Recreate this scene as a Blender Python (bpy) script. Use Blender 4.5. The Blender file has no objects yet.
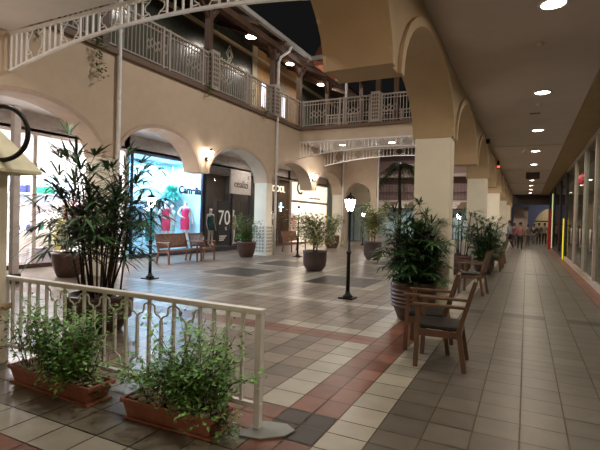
import bpy, math, random
from mathutils import Vector, Matrix
random.seed(7)
PI = math.pi
S = bpy.context.scene
COL = S.collection
V = Vector
# ------------------------------------------------------------ camera
cam_d = bpy.data.cameras.new('camera'); cam = bpy.data.objects.new('camera', cam_d); COL.objects.link(cam)
cam_d.sensor_fit = 'HORIZONTAL'; cam_d.sensor_width = 36.0; cam_d.lens = 36.0*451.46/600.0
cam_d.clip_start = 0.05; cam_d.clip_end = 300
xw = V((0.89344824, 0.02978161, -0.44817775)); yw = V((0.44842848, -0.00197982, 0.89381652)); zw = V((0.02573198, -0.99955447, -0.01512378))
right = V((xw[0], yw[0], zw[0])); down = V((xw[1], yw[1], zw[1])); fwd = V((xw[2], yw[2], zw[2]))
M = Matrix((right, -down, -fwd)).transposed().to_4x4(); M.translation = V((0, 0, 1.6))
cam.matrix_world = M
S.camera = cam
# ------------------------------------------------------------ world, exposure
S.view_settings.view_transform = 'Standard'; S.view_settings.look = 'None'
S.view_settings.gamma = 1; S.view_settings.exposure = 0.0
try: S.view_settings.use_curve_mapping = False
except Exception: pass
w = bpy.data.worlds.new('night'); S.world = w; w.use_nodes = True
w.node_tree.nodes['Background'].inputs[0].default_value = (0.012, 0.013, 0.012, 1)
w.node_tree.nodes['Background'].inputs[1].default_value = 0.5
WARM = (1.0, 0.86, 0.68); WARM2 = (1.0, 0.78, 0.55); COOL = (0.45, 0.72, 1.0); NEUT = (1.0, 0.93, 0.85); PINKW = (1.0, 0.84, 0.74)
def area(name, loc, power, size, color=WARM, rot=(0, 0, 0), size_y=None, spread=None):
    l = bpy.data.lights.new(name, 'AREA'); l.energy = power; l.color = color
    if size_y: l.shape = 'RECTANGLE'; l.size = size; l.size_y = size_y
    else: l.shape = 'DISK'; l.size = size
    if spread: l.spread = spread
    o = bpy.data.objects.new(name, l); COL.objects.link(o); o.location = loc; o.rotation_euler = rot
    return o
def point(name, loc, power, color=WARM, r=0.05):
    l = bpy.data.lights.new(name, 'POINT'); l.energy = power; l.color = color; l.shadow_soft_size = r
    o = bpy.data.objects.new(name, l); COL.objects.link(o); o.location = loc
    return o
# shop interior daylight-white and cyan lamps (ceiling panels of the shops)
area('light_bright_shop', (-14.1, 8.9, 3.74), 560, 2.2, (1, .95, .97), size_y=4.4)
area('light_dress_shop', (-13.4, 13.6, 3.70), 320, 1.2, (0.5, 0.72, 1.0), size_y=3.4)
area('light_white_shop', (-14.0, 26.4, 3.72), 300, 2.2, (1, .84, .66), size_y=5.2)
area('light_dark_shop', (-13.9, 18.2, 3.74), 80, 1.0, NEUT, size_y=3.0)
area('light_brown_shop', (-13.7, 22.2, 3.74), 30, 0.8, WARM, size_y=1.6)
# one flood at the bridge roof spotlight, the others unseen fills added for the court
def aim(o, to): o.rotation_euler = (V(to)-o.location).to_track_quat('-Z', 'Y').to_euler()
for p, to, e in (((-2.0, 10.5, 8.8), (-9.7, 11.5, 5.0), 280), ((-8.9, 18.9, 8.6), (-5.5, 10.0, 0), 22), ((-2.2, 16.5, 8.8), (-9.7, 16.5, 4.5), 60), ((-4.5, 5.6, 8.6), (-6.5, 12.5, 0), 18)):
    aim(area('court_flood_fill', p, e, .35, NEUT), to)
area('fill_second_court', (-8, 38, 8.5), 900, 1.5, (1, .88, .8)); area('fill_second_court_low', (-9, 43, 2.7), 90, 1.0, (.8, .95, 1))  # unseen lights added to brighten the second court
# ------------------------------------------------------------ materials
MATS = {}
def mat(name, col, rough=0.6, metal=0.0, var=0.12, scale=6.0, bump=0.0, emit=None, estr=0, island=0.0, stretch=None, spec=0.5, coat=0.0, sss=0.0):
    if name in MATS: return MATS[name]
    m = bpy.data.materials.new(name); m.use_nodes = True; nt = m.node_tree; N = nt.nodes; L = nt.links
    b = N['Principled BSDF']; b.inputs['Roughness'].default_value = rough; b.inputs['Metallic'].default_value = metal
    b.inputs['Specular IOR Level'].default_value = spec; b.inputs['Coat Weight'].default_value = coat
    tc = N.new('ShaderNodeTexCoord'); mp = N.new('ShaderNodeMapping'); L.new(tc.outputs['Object'], mp.inputs[0])
    if stretch: mp.inputs['Scale'].default_value = stretch
    nz = N.new('ShaderNodeTexNoise'); nz.inputs['Scale'].default_value = scale; nz.inputs['Detail'].default_value = 4
    L.new(mp.outputs[0], nz.inputs['Vector'])
    mr = N.new('ShaderNodeMapRange'); mr.inputs[1].default_value = 0.3; mr.inputs[2].default_value = 0.7
    mr.inputs[3].default_value = 1-var; mr.inputs[4].default_value = 1+var
    L.new(nz.outputs[0], mr.inputs[0])
    last = mr.outputs[0]
    if island:
        g = N.new('ShaderNodeNewGeometry'); r2 = N.new('ShaderNodeMapRange')
        r2.inputs[3].default_value = 1-island; r2.inputs[4].default_value = 1+island
        L.new(g.outputs['Random Per Island'], r2.inputs[0])
        mu = N.new('ShaderNodeMath'); mu.operation = 'MULTIPLY'; L.new(last, mu.inputs[0]); L.new(r2.outputs[0], mu.inputs[1]); last = mu.outputs[0]
    vm = N.new('ShaderNodeVectorMath'); vm.operation = 'SCALE'; vm.inputs[0].default_value = col[:3]; L.new(last, vm.inputs['Scale'])
    L.new(vm.outputs[0], b.inputs['Base Color'])
    if bump:
        bp = N.new('ShaderNodeBump'); bp.inputs['Strength'].default_value = bump; bp.inputs['Distance'].default_value = 0.02
        L.new(nz.outputs[0], bp.inputs['Height']); L.new(bp.outputs[0], b.inputs['Normal'])
    if emit:
        b.inputs['Emission Color'].default_value = (*emit, 1); b.inputs['Emission Strength'].default_value = estr
    MATS[name] = m; return m
def glass_mat(name, tint=(1, 1, 1), refl=0.12):
    m = bpy.data.materials.new(name); m.use_nodes = True; nt = m.node_tree; N = nt.nodes; L = nt.links
    N.remove(N['Principled BSDF']); out = N['Material Output']
    t = N.new('ShaderNodeBsdfTransparent'); t.inputs[0].default_value = (*tint, 1)
    g = N.new('ShaderNodeBsdfGlossy'); g.inputs['Roughness'].default_value = 0.02
    ge = N.new('ShaderNodeNewGeometry'); dt = N.new('ShaderNodeVectorMath'); dt.operation = 'DOT_PRODUCT'
    L.new(ge.outputs['Normal'], dt.inputs[0]); L.new(ge.outputs['Incoming'], dt.inputs[1])
    ab = N.new('ShaderNodeMath'); ab.operation = 'ABSOLUTE'; L.new(dt.outputs['Value'], ab.inputs[0])
    om = N.new('ShaderNodeMath'); om.operation = 'SUBTRACT'; om.inputs[0].default_value = 1; L.new(ab.outputs[0], om.inputs[1])
    pw = N.new('ShaderNodeMath'); pw.operation = 'POWER'; pw.inputs[1].default_value = 5; L.new(om.outputs[0], pw.inputs[0])
    fr = N.new('ShaderNodeMath'); fr.operation = 'MULTIPLY_ADD'; fr.inputs[1].default_value = .5; fr.inputs[2].default_value = .03; L.new(pw.outputs[0], fr.inputs[0])
    nz = N.new('ShaderNodeTexNoise'); nz.inputs['Scale'].default_value = 2
    mr = N.new('ShaderNodeMapRange'); mr.inputs[3].default_value = refl*.3; mr.inputs[4].default_value = refl
    L.new(nz.outputs[0], mr.inputs[0])
    ad = N.new('ShaderNodeMath'); ad.operation = 'MAXIMUM'; L.new(fr.outputs[0], ad.inputs[0]); L.new(mr.outputs[0], ad.inputs[1])
    mx = N.new('ShaderNodeMixShader'); L.new(ad.outputs[0], mx.inputs[0]); L.new(t.outputs[0], mx.inputs[1]); L.new(g.outputs[0], mx.inputs[2])
    L.new(mx.outputs[0], out.inputs[0]); MATS[name] = m; return m
wall_tan = mat('plaster_tan', (.58, .45, .33), .8, var=.05, scale=3, bump=.05)
wall_arc = mat('plaster_ochre', (.5, .36, .21), .8, var=.05, scale=3, bump=.05)
wall_cream = mat('plaster_cream', (.82, .75, .61), .7, var=.04, scale=3, bump=.04)
wall_pink = mat('plaster_pinkish', (.6, .46, .38), .8, var=.05, scale=3, bump=.05)
trim_brown = mat('trim_brown', (.15, .09, .06), .6)
ceil_m = mat('ceiling_paint', (.66, .56, .49), .7, var=.04, scale=2)
ceil_w = mat('ceiling_white', (.72, .68, .66), .7, var=.04, scale=2)
soff_b = mat('soffit_gold_brown', (.34, .23, .09), .6, var=.1, scale=4)
white_m = mat('white_painted_metal', (.8, .78, .76), .4, var=.05, scale=9)
rail_m = mat('railing_paint', (.36, .3, .25), .5, var=.06)
dark_wood = mat('dark_wood', (.09, .045, .025), .5, var=.3, scale=5, stretch=(1, 1, .15))
roof_wood = mat('roof_boards', (.075, .04, .028), .6, var=.3, scale=5, stretch=(.1, 3, 3))
red_wood = mat('red_wood', (.42, .15, .09), .6, var=.25, scale=8, stretch=(3, 3, .2))
warm_wood = mat('panel_wood', (.35, .2, .08), .5, var=.25, scale=8, stretch=(3, 3, .2))
chair_wood = mat('chair_wood', (.12, .06, .03), .45, var=.3, scale=14, stretch=(1, 1, .3), coat=.2)
chair_wood2 = mat('chair_wood_dark', (.17, .075, .042), .45, var=.3, scale=14, stretch=(1, 1, .3), coat=.2)
weave = mat('chair_sling', (.22, .17, .12), .7, var=.25, scale=60)
cushion = mat('seat_pad', (.018, .015, .014), .4, var=.2)
pot_m = mat('brown_pot', (.075, .036, .026), .4, var=.25, scale=9, bump=.1)
pot_grey = mat('grey_pot', (.075, .05, .045), .45, var=.2, scale=9, bump=.1)
terra = mat('terracotta', (.36, .14, .09), .65, var=.15, scale=12)
soil = mat('soil', (.05, .03, .02), .95, var=.5, scale=30, bump=.5)
pebble = mat('pebbles', (.62, .55, .42), .7, var=.2, scale=20, island=.3)
leaf_dark = mat('palm_leaf', (.04, .1, .03), .45, var=.3, scale=8, island=.45)
leaf_mid = mat('shrub_leaf', (.09, .19, .04), .5, var=.3, scale=8, island=.45)
leaf_light = mat('weeping_leaf', (.3, .32, .12), .5, var=.3, scale=8, island=.4)
leaf_bright = mat('planter_leaf', (.16, .34, .08), .5, var=.3, scale=8, island=.5)
cane = mat('palm_cane', (.04, .026, .015), .7, var=.4, scale=20)
twig = mat('twig', (.16, .09, .05), .8, var=.3, scale=20)
black_m = mat('black_metal', (.012, .011, .01), .35, metal=.3)
steel = mat('pinkish_steel', (.62, .55, .52), .4, metal=.2)
frame_dark = mat('dark_frame', (.03, .03, .04), .4)
bronze = mat('bronze_base', (.09, .06, .05), .35, metal=.5)
glass = glass_mat('window_glass', (1, 1, 1), .05)
glass_d = glass_mat('reflective_glass', (.75, .8, .76), .3)
# ------------------------------------------------------------ mesh builder
class MB:
    def __init__(s): s.v = []; s.f = []; s.m = []; s.sm = []
    def add(s, vs, fs, mi=0, smooth=False):
        o = len(s.v); s.v += [tuple(p) for p in vs]
        for f in fs: s.f.append(tuple(i+o for i in f)); s.m.append(mi); s.sm.append(smooth)
        return s
    def box(s, a, b, mi=0):
        x0, x1 = sorted((a[0], b[0])); y0, y1 = sorted((a[1], b[1])); z0, z1 = sorted((a[2], b[2]))
        vs = [(x0,y0,z0),(x1,y0,z0),(x1,y1,z0),(x0,y1,z0),(x0,y0,z1),(x1,y0,z1),(x1,y1,z1),(x0,y1,z1)]
        return s.add(vs, [(0,3,2,1),(4,5,6,7),(0,1,5,4),(1,2,6,5),(2,3,7,6),(3,0,4,7)], mi)
    def bar(s, p, q, wd, dp=None, mi=0, up=None):
        p = V(p); q = V(q); d = (q-p).normalized(); dp = dp or wd
        u = V(up) if up else (V((0,0,1)) if abs(d.z) < .9 else V((1,0,0)))
        a = d.cross(u).normalized()*wd/2; b = a.cross(d).normalized()*dp/2
        vs = [p-a-b, p+a-b, p+a+b, p-a+b, q-a-b, q+a-b, q+a+b, q-a+b]
        return s.add(vs, [(0,3,2,1),(4,5,6,7),(0,1,5,4),(1,2,6,5),(2,3,7,6),(3,0,4,7)], mi)
    def tube(s, pts, r, n=6, mi=0, closed=False, smooth=True):
        pts = [V(p) for p in pts]; k = len(pts); rs = r if isinstance(r, (list, tuple)) else [r]*k
        vs = []; fs = []
        prev = None
        for i, p in enumerate(pts):
            if closed: d = pts[(i+1) % k]-pts[i-1]
            else: d = pts[min(i+1, k-1)]-pts[max(i-1, 0)]
            d.normalize()
            if prev is None: u = V((0,0,1)) if abs(d.z) < .9 else V((1,0,0)); a = d.cross(u).normalized()
            else: a = (prev - d*prev.dot(d)).normalized()
            prev = a; b = d.cross(a)
            for j in range(n):
                t = 2*PI*j/n; vs.append(p+(a*math.cos(t)+b*math.sin(t))*rs[i])
        for i in range(k if closed else k-1):
            for j in range(n):
                i2 = (i+1) % k
                fs.append((i*n+j, i*n+(j+1) % n, i2*n+(j+1) % n, i2*n+j))
        if not closed:
            fs.append(tuple(reversed(range(n)))); fs.append(tuple((k-1)*n+j for j in range(n)))
        return s.add(vs, fs, mi, smooth)
    def lathe(s, prof, c=(0,0,0), n=20, mi=0, sx=1, sy=1, smooth=True, cap=True):
        vs = []; fs = []; k = len(prof)
        for r, z in prof:
            for j in range(n):
                t = 2*PI*j/n; vs.append((c[0]+r*sx*math.cos(t), c[1]+r*sy*math.sin(t), c[2]+z))
        for i in range(k-1):
            for j in range(n): fs.append((i*n+j, i*n+(j+1) % n, (i+1)*n+(j+1) % n, (i+1)*n+j))
        if cap:
            fs.append(tuple(reversed(range(n)))); fs.append(tuple((k-1)*n+j for j in range(n)))
        return s.add(vs, fs, mi, smooth)
    def build(s, name, mats, parent=None, loc=None, rz=0, bev=0):
        me = bpy.data.meshes.new(name); me.from_pydata(s.v, [], s.f)
        for m in (mats if isinstance(mats, (list, tuple)) else [mats]): me.materials.append(m)
        me.polygons.foreach_set('material_index', s.m); me.polygons.foreach_set('use_smooth', s.sm); me.update()
        o = bpy.data.objects.new(name, me); COL.objects.link(o)
        if parent: o.parent = parent
        if loc: o.location = loc
        o.rotation_euler = (0, 0, rz)
        if bev:
            b = o.modifiers.new('bevel', 'BEVEL'); b.width = bev; b.segments = 2; b.limit_method = 'ANGLE'
        return o
def tag(o, label=None, cat=None, group=None, kind=None):
    if label: o['label'] = label
    if cat: o['category'] = cat
    if group: o['group'] = group
    if kind: o['kind'] = kind
    return o
def thing(name, label, cat, loc=(0,0,0), rz=0, group=None):
    o = bpy.data.objects.new(name, None); COL.objects.link(o); o.location = loc; o.rotation_euler = (0,0,rz); o.empty_display_size = .1
    return tag(o, label, cat, group)
def struct(name, mb, m, **k): return tag(mb.build(name, m, **k), kind='structure')
def kids(o): return [c for c in bpy.data.objects if c.parent == o]
def dup(o, loc=None, rz=None, label=None, group=None, parent=None):
    c = o.copy(); COL.objects.link(c)
    if parent: c.parent = parent
    if loc is not None: c.location = loc
    if rz is not None: c.rotation_euler = (0,0,rz)
    if label: c['label'] = label
    if group: c['group'] = group
    for ch in kids(o): dup(ch, parent=c)
    return c
def text(s, name, size, m, parent, loc, rot, ext=.01, bold=0):
    cu = bpy.data.curves.new(name, 'FONT'); cu.body = s; cu.size = size; cu.extrude = ext; cu.offset = bold; cu.align_x = 'CENTER'; cu.align_y = 'CENTER'
    t = bpy.data.objects.new(name, cu); COL.objects.link(t)
    bpy.context.view_layer.update()
    me = bpy.data.meshes.new_from_object(t.evaluated_get(bpy.context.evaluated_depsgraph_get()))
    COL.objects.unlink(t); bpy.data.objects.remove(t)
    me.materials.clear(); me.materials.append(m)
    o = bpy.data.objects.new(name, me); COL.objects.link(o); o.location = loc; o.rotation_euler = rot
    if parent: o.parent = parent
    return o
# ------------------------------------------------------------ floor
T = .325
tile_m = [mat('grout', (.12, .09, .06), .8),
          mat('tile_tan', (.115, .098, .078), .37, var=.1, island=.16, scale=5, bump=.03, spec=.35),
          mat('tile_cream', (.34, .31, .245), .32, var=.08, island=.1, scale=5, bump=.03, spec=.4),
          mat('tile_red', (.2, .085, .055), .36, var=.12, island=.2, scale=5, bump=.03, spec=.3),
          mat('tile_dark', (.05, .04, .034), .38, var=.12, island=.15, scale=5, bump=.03, spec=.25),
          mat('tile_olive', (.2, .18, .135), .28, var=.22, island=.2, scale=5, bump=.03),
          mat('tile_court', (.2, .16, .125), .3, var=.12, island=.3, scale=5, bump=.03, spec=.3)]
fb = MB(); fb.add([(-18,-3,-.01),(7,-3,-.01),(7,62,-.01),(-18,62,-.01)], [(0,1,2,3)], 0)
def frange(a, b, st):
    n = int(round((b-a)/st)); return [a+st*i for i in range(n+1)]
xs = [round(-18.0+(-2.07+18) / 49*i, 4) for i in range(50)] + [-1.745, -1.52, -1.3, -.975, -.65, -.325, 0, .325, .65, .975, 1.3, 1.625, 1.95, 2.6, 3.25, 3.9, 4.55]
ys = frange(-3+.001, 2.24-.32*2, .325)
ys = [1.6-.325*i for i in range(13, 0, -1)] + [1.6, 1.93, 2.24, 2.56, 2.87, 3.12, 3.36, 3.68, 4.0, 4.32, 4.64, 4.96, 5.28, 5.57, 5.76, 5.95] + [5.95+.325*i for i in range(1, 171)]
def inside(x, y, c, h): return abs(x-c[0]) < h and abs(y-c[1]) < h
SQ = [(-4.05, 11.1), (-7.4, 11.1), (-7.4, 13.8), (-4.05, 16.6)]
for i in range(len(xs)-1):
    for j in range(len(ys)-1):
        x0, x1, y0, y1 = xs[i], xs[i+1], ys[j], ys[j+1]
        x = (x0+x1)/2; y = (y0+y1)/2; k = 6
        if x > -.975:
            k = 1
            if x > 1.3: k = 3 if y > 12 or x < 1.62 else 1
            elif abs(y-8.6) < .17 or abs(y-16.2) < .17 or abs(y-24.0) < .17: k = 4 if (i+j) % 3 else 1
        elif x > -1.3: k = 2
        elif x > -1.745:
            k = 3
            if 2.87 < y < 3.36: k = 4
            if y > 8.2: k = 1
        else:
            if 5.57 < y < 5.95 and x > -9.6: k = 3
            elif x > -2.075: k = 2 if y > 3.36 else (3 if y > 2.87 else 5)
            elif y < 1.93: k = 3
            elif y < 2.24: k = 2
            elif y < 2.87: k = 5
            elif y < 3.36: k = 3 if x > -2.8 else 5
            elif 5.28 < y < 6.3 and x > -9.6: k = 2 if random.random() < .6 else 6
            elif 7.9 < y < 8.3 and x > -9: k = 2
            elif abs(x+5.6) < .17 and y > 6.3: k = 2
            for c in SQ:
                if inside(x, y, c, .8): k = 4
                elif inside(x, y, c, 1.12): k = 2 if random.random() < .5 else 6
        g = .006; dz = random.uniform(-.0006, .0006)
        xa, xb, ya, yb = x0+g, x1-g, y0+g, y1-g
        if k in (6, 1) and x < -2.075 and False: pass
        fb.add([(xa,ya,dz),(xb,ya,dz),(xb,yb,dz),(xa,yb,dz)], [(0,1,2,3)], k)
struct('floor', fb, tile_m)
# ------------------------------------------------------------ arched walls along Y
def arch_wall(x0, x1, sup, hw, spring, rise, top, piers, y_end):
    """sup: centres of the supports; piers: set of indexes that reach the floor"""
    mb = MB(); tr = MB()
    NS = 20
    for k, c in enumerate(sup):
        zb = 0 if k in piers else spring
        if k in piers:
            e = .012
            mb.box((x0+e, c-hw+e, 0), (x1-e, c+hw-e, spring), 1)
            mb.box((x0-.03, c-hw-.03, 0), (x1+.03, c+hw+.03, 1.28), 1)
        mb.box((x0, c-hw, spring), (x1, c+hw, top), 0)
    for k in range(len(sup)-1):
        a, b = sup[k]+hw, sup[k+1]-hw; cy = (a+b)/2; h = (b-a)/2
        cv = []
        for i in range(NS+1):
            t = PI*i/NS; cv.append((cy-h*math.cos(t), spring+rise*math.sin(t)))
        vs = []; fs = []; fi = []
        for y, z in cv: vs += [(x0,y,z),(x1,y,z),(x0,y,top),(x1,y,top)]
        for i in range(NS):
            p = 4*i; q = p+4
            fs += [(p, p+2, q+2, q), (p+1, q+1, q+3, p+3), (p+2, p+3, q+3, q+2)]; fi.append((p, q, q+1, p+1))
        mb.add(vs, fs, 0); mb.add(vs, fi, 0, True)
        # raised rim on both faces
        for xa, xb in ((x1, x1+.035), (x0-.035, x0)):
            R = []
            for i in range(NS+1):
                t = PI*i/NS
                y, z = cy-h*math.cos(t), spring+rise*math.sin(t)
                y2, z2 = cy-(h+.11)*math.cos(t), spring+(rise+.11)*math.sin(t)
                R += [(xa,y,z),(xb,y,z),(xb,y2,z2),(xa,y2,z2)]
            F = []
            for i in range(NS):
                p = 4*i; q = p+4
                F += [(p,p+1,q+1,q),(p+1,p+2,q+2,q+1),(p+2,p+3,q+3,q+2),(p+3,p,q,q+3)]
            F += [(0,3,2,1),(4*NS,4*NS+1,4*NS+2,4*NS+3)]
            tr.add(R, F, 0)
    return mb, tr
LS = [.0, 4.05, 8.25, 12.05, 16.42, 20.75, 24.95]
mb, tr = arch_wall(-10.3, -9.7, LS, .26, 3.03, 1.1, 5.72, {0, 2, 4, 6}, 25)
struct('wall_left', mb, [wall_tan, wall_cream]); struct('trim_1', tr, mat('rim_mauve', (.5, .37, .28), .8, var=.05))
RS = [.38+3.87*k for k in range(12)]
mb, tr = arch_wall(-1.78, -1.16, RS, .21, 3.03, .95, 5.72, {0, 2, 4, 6, 8, 10}, 43)
struct('wall_arcade', mb, [wall_arc, wall_cream]); struct('trim_2', tr, mat('rim_ochre', (.5, .37, .22), .8, var=.05))
# lattice cladding round the foot of the middle pier
mb = MB()
for zi in range(8):
    for u in range(4):
        z = .14+zi*.14
        mb.box((-10.28+u*.145, 16.115, z), (-10.19+u*.145, 16.125, z+.09)); mb.box((-9.668, 16.19+u*.12, z), (-9.66, 16.27+u*.12, z+.09))
struct('trim_7', mb, mat('lattice_shadow_grey', (.42, .39, .36), .7))
# near and far bridges, ledges, galleries
mb = MB(); mb.box((-9.69, -2, 5.32), (-1.79, 5.65, 5.72)); struct('wall_near_bridge', mb, ceil_w)
mb = MB(); mb.box((-9.69, 19.1, 5.2), (-1.79, 21.95, 5.72), 0); mb.box((-9.69, 19.12, 5.17), (-1.79, 21.93, 5.199), 1)
struct('wall_far_bridge', mb, [wall_tan, ceil_w])
mb = MB()
mb.box((-9.66, 5.7, 5.721), (-9.58, 19.0, 5.86)); mb.box((-10.4, 5.7, 5.721), (-9.66, 25.2, 5.86)); mb.box((-9.66, 19.0, 5.721), (-1.7, 22.0, 5.86)); mb.box((-9.66, -2, 5.721), (-1.7, 5.7, 5.86))
struct('trim_3', mb, trim_brown)
mb = MB(); mb.box((-12.6, -2, 4.4), (-10.31, 33, 5.72)); struct('ceiling_left_gallery', mb, ceil_w)
mb = MB(); mb.box((-15.8, -2, 5.721), (-10.41, 33, 5.85)); struct('floor_upper_gallery', mb, trim_brown)
mb = MB(); mb.box((-1.155, -2, 4.15), (.98, 46, 4.4), 0)
for y in (9.6, 17.3, 25.0, 32.8): mb.box((-1.155, y-.0+6.8, 4.13), (.98, y+7.15, 4.16), 0)
struct('ceiling', mb, ceil_m)
mb = MB(); mb.box((.985, -2, 4.12), (1.9, 46, 4.4), 0); struct('ceiling_right_soffit', mb, soff_b)
mb = MB(); mb.box((-18, -2.6, 0), (6, -2.1, 6)); struct('wall_back_bounce', mb, wall_tan)  # unseen wall added behind the camera to bounce light
mb = MB(); mb.box((-1.75, 5.7, 5.721), (1.9, 46, 5.86)); struct('floor_upper_right', mb, trim_brown)
# facing wall with one arch (X) beyond the left wall
mb = MB(); y0, y1 = 24.7, 25.2
NS = 16; cxa, h, sp, ri = -8.72, .78, 2.85, .85
mb.box((-9.69, y0, 0), (cxa-h, y1, 6.9)); mb.box((cxa+h, y0, 0), (-7.62, y1, 6.9))
vs = []; fs = []
for i in range(NS+1):
    t = PI*i/NS; x = cxa-h*math.cos(t); z = sp+ri*math.sin(t); vs += [(x,y0,z),(x,y1,z),(x,y0,6.9),(x,y1,6.9)]
for i in range(NS):
    p = 4*i; q = p+4; fs += [(p,q,q+2,p+2),(p+1,p+3,q+3,q+1),(p,p+1,q+1,q),(p+2,q+2,q+3,p+3)]
mb.add(vs, fs); struct('wall_facing', mb, wall_tan)
# left upper gallery wall and roof
mb = MB(); mb.box((-13.0, -2, 5.86), (-12.8, 19.55, 10.4), 0); mb.box((-13.0, 19.55, 5.86), (-12.74, 20.0, 10.4), 1)
mb.box((-13.0, 20.0, 5.86), (-12.8, 25.0, 10.4), 2); mb.box((-13.0, 25.0, 5.86), (-12.8, 33, 10.4), 3); mb.box((-12.8, -2, 9.78), (-12.66, 33, 9.9), 1)
struct('wall_upper_left', mb, [mat('dark_green_wall', (.035, .04, .03), .25, var=.2), mat('upper_cream', (.5, .42, .28), .6), warm_wood, mat('teal_dark', (.05, .07, .055), .5)])
mb = MB(); mb.add([(-13,-2,10.6),(-9.2,-2,9.0),(-9.2,19,9.0),(-13,19,10.6),(-13,-2,10.75),(-9.2,-2,9.15),(-9.2,19,9.15),(-13,19,10.75),(-13,33,10.6),(-9.2,33,9.0),(-9.2,33,9.15),(-13,33,10.75)],
  [(0,3,2,1),(4,5,6,7),(0,1,5,4),(1,2,6,5),(3,0,4,7),(3,8,9,2),(7,6,10,11),(8,11,10,9),(2,9,10,6),(3,7,11,8)])
struct('ceiling_upper_gallery', mb, roof_wood)
for y in [2, 5.5, 9, 12.2, 14.4, 16.6, 18.8, 21, 23.2]:
    pass
mb = MB()
for y in [6.5, 8.4, 10.3, 12.2, 14.4, 16.6, 18.8, 21, 23.2, 25.4]: mb.bar((-12.7, y, 10.33), (-9.2, y, 8.88), .14, .2)
mb.box((-9.75, -2, 8.66), (-9.5, 19, 8.9))
struct('trim_4', mb, dark_wood)
# roof over the far bridge: boards seen from below
mb = MB(); mb.add([(-9.2,19.1,9.0),(-1.7,19.1,9.0),(-1.7,20.6,10.6),(-9.2,20.6,10.6),(-9.2,22.1,9.0),(-1.7,22.1,9.0)], [(0,1,2,3),(3,2,5,4)])
struct('ceiling_bridge_roof', mb, red_wood)
mb = MB()
mb.box((-9.3, 18.98, 8.95), (-1.7, 19.1, 9.12), 0); mb.box((-9.3, -2, 8.95), (-9.14, 18.98, 9.12), 0)
struct('trim_5', mb, mat('gutter_grey', (.45, .44, .42), .45))
mb = MB()
for x in (-9.1, -7.4, -5.7, -4.0, -2.3):
    mb.bar((x, 19.15, 8.9), (x, 22.05, 8.9), .12, .18); mb.bar((x, 19.2, 8.95), (x, 20.6, 10.5), .1, .14); mb.bar((x, 22.0, 8.95), (x, 20.6, 10.5), .1, .14)
mb.bar((-9.1, 19.3, 8.85), (-1.8, 19.3, 8.85), .16, .2); mb.bar((-9.1, 21.9, 8.85), (-1.8, 21.9, 8.85), .16, .2)
struct('trim_6', mb, red_wood)
# ------------------------------------------------------------ shops on the left (front plane X = -12.6)
SX = -12.6
white_w = mat('shop_white', (.85, .83, .82), .6, var=.03)
cyan_w = mat('shop_pale_blue', (.5, .78, .85), .5, var=.25, scale=1.2)
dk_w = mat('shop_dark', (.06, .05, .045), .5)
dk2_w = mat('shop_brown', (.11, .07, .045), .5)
plate_w = mat('shop_floor', (.6, .58, .56), .3)
def room(name, y0, y1, x1, mw, z=3.85, fl=plate_w):
    mb = MB()
    mb.box((x1-.1, y0, 0), (x1, y1, z), 0); mb.box((x1, y0, 0), (SX, y0+.12, 4.4), 0); mb.box((x1, y1-.12, 0), (SX, y1, 4.4), 0)
    mb.box((x1, y0+.12, z), (SX, y1-.12, z+.1), 1); mb.box((x1, y0+.12, 0), (SX, y1-.12, .012), 2)
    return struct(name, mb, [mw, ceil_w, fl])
room('wall_bright_shop', 6.0, 11.45, -15.6, white_w)
room('wall_dress_shop', 11.45, 15.62, -14.2, cyan_w)
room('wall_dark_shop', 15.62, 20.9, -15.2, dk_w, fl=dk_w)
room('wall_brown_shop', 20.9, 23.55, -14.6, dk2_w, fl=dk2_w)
room('wall_white_shop', 23.55, 29.3, -15.4, white_w)
mb = MB(); mb.box((SX-.1, -2, 3.85), (SX, 33, 4.4)); struct('wall_shop_fascia', mb, mat('fascia_grey', (.45, .4, .37), .6))
mb = MB(); mb.box((SX, 33, 0), (-10.6, 33.2, 2.75), 0); mb.box((SX, 33, 2.75), (-10.6, 33.2, 4.39), 1); mb.box((SX-.1, 29.3, 0), (SX, 33, 3.85), 0)
for x in (-12.5, -11.9, -11.3, -10.7): mb.box((x-.03, 32.94, 0), (x+.03, 33, 2.75), 2)
struct('wall_gallery_end', mb, [mat('pale_teal', (.36, .5, .52), .5), wall_cream, mat('frame_umber', (.25, .17, .12), .5)])
def shopfront(label, y0, y1, fm, muls, sill=.12, top=3.85, w=.07, gm=glass, extra=None, door=None):
    t = thing('shopfront', label, 'shop window', (SX, (y0+y1)/2, 0))
    cy = (y0+y1)/2
    f = MB(); f.box((0, y0-cy, 0), (.1, y1-cy, sill)); f.box((0, y0-cy, top-.09), (.1, y1-cy, top))
    for y in [y0]+muls+[y1-w]: f.box((.005, y-cy, sill), (.095, y-cy+w, top-.09))
    f.build('window_frame', fm, t)
    ed = [y0+w]+sum([[m, m+w] for m in muls], [])+[y1-w]
    for i in range(0, len(ed), 2):
        g = MB(); g.box((.04, ed[i]-cy, sill), (.05, ed[i+1]-cy, top-.09)); g.build('pane', gm, t)
    return t
s0 = shopfront('brightly lit white clothes shop front at far left behind the potted plant', 6.15, 11.4, steel, [8.02], sill=.1, w=.12)
mb = MB(); mb.box((.1, -2.5, 0), (.16, 2.6, .12)); mb.build('threshold', bronze, s0)
s1 = shopfront('cyan lit dress shop window with a dark frame and blue lettering', 11.6, 15.55, mat('navy_frame', (.02, .025, .06), .4), [], sill=.14)
text('Camelia', 'sign_lettering', .42, mat('navy_letters', (.02, .02, .09), .4), s1, (.07, 1.15, 2.62), (PI/2, 0, PI/2), .008, .017)
s2 = shopfront('dark glazed dress shop front below the square pale sign board', 15.7, 20.85, frame_dark, [17.7, 19.2], sill=.2, w=.08)
bd = MB(); bd.box((.12, -.85, 2.68), (.2, .85, 3.82)); b_ = bd.build('sign_board', mat('board_pale', (.6, .54, .5), .5), s2)
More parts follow.
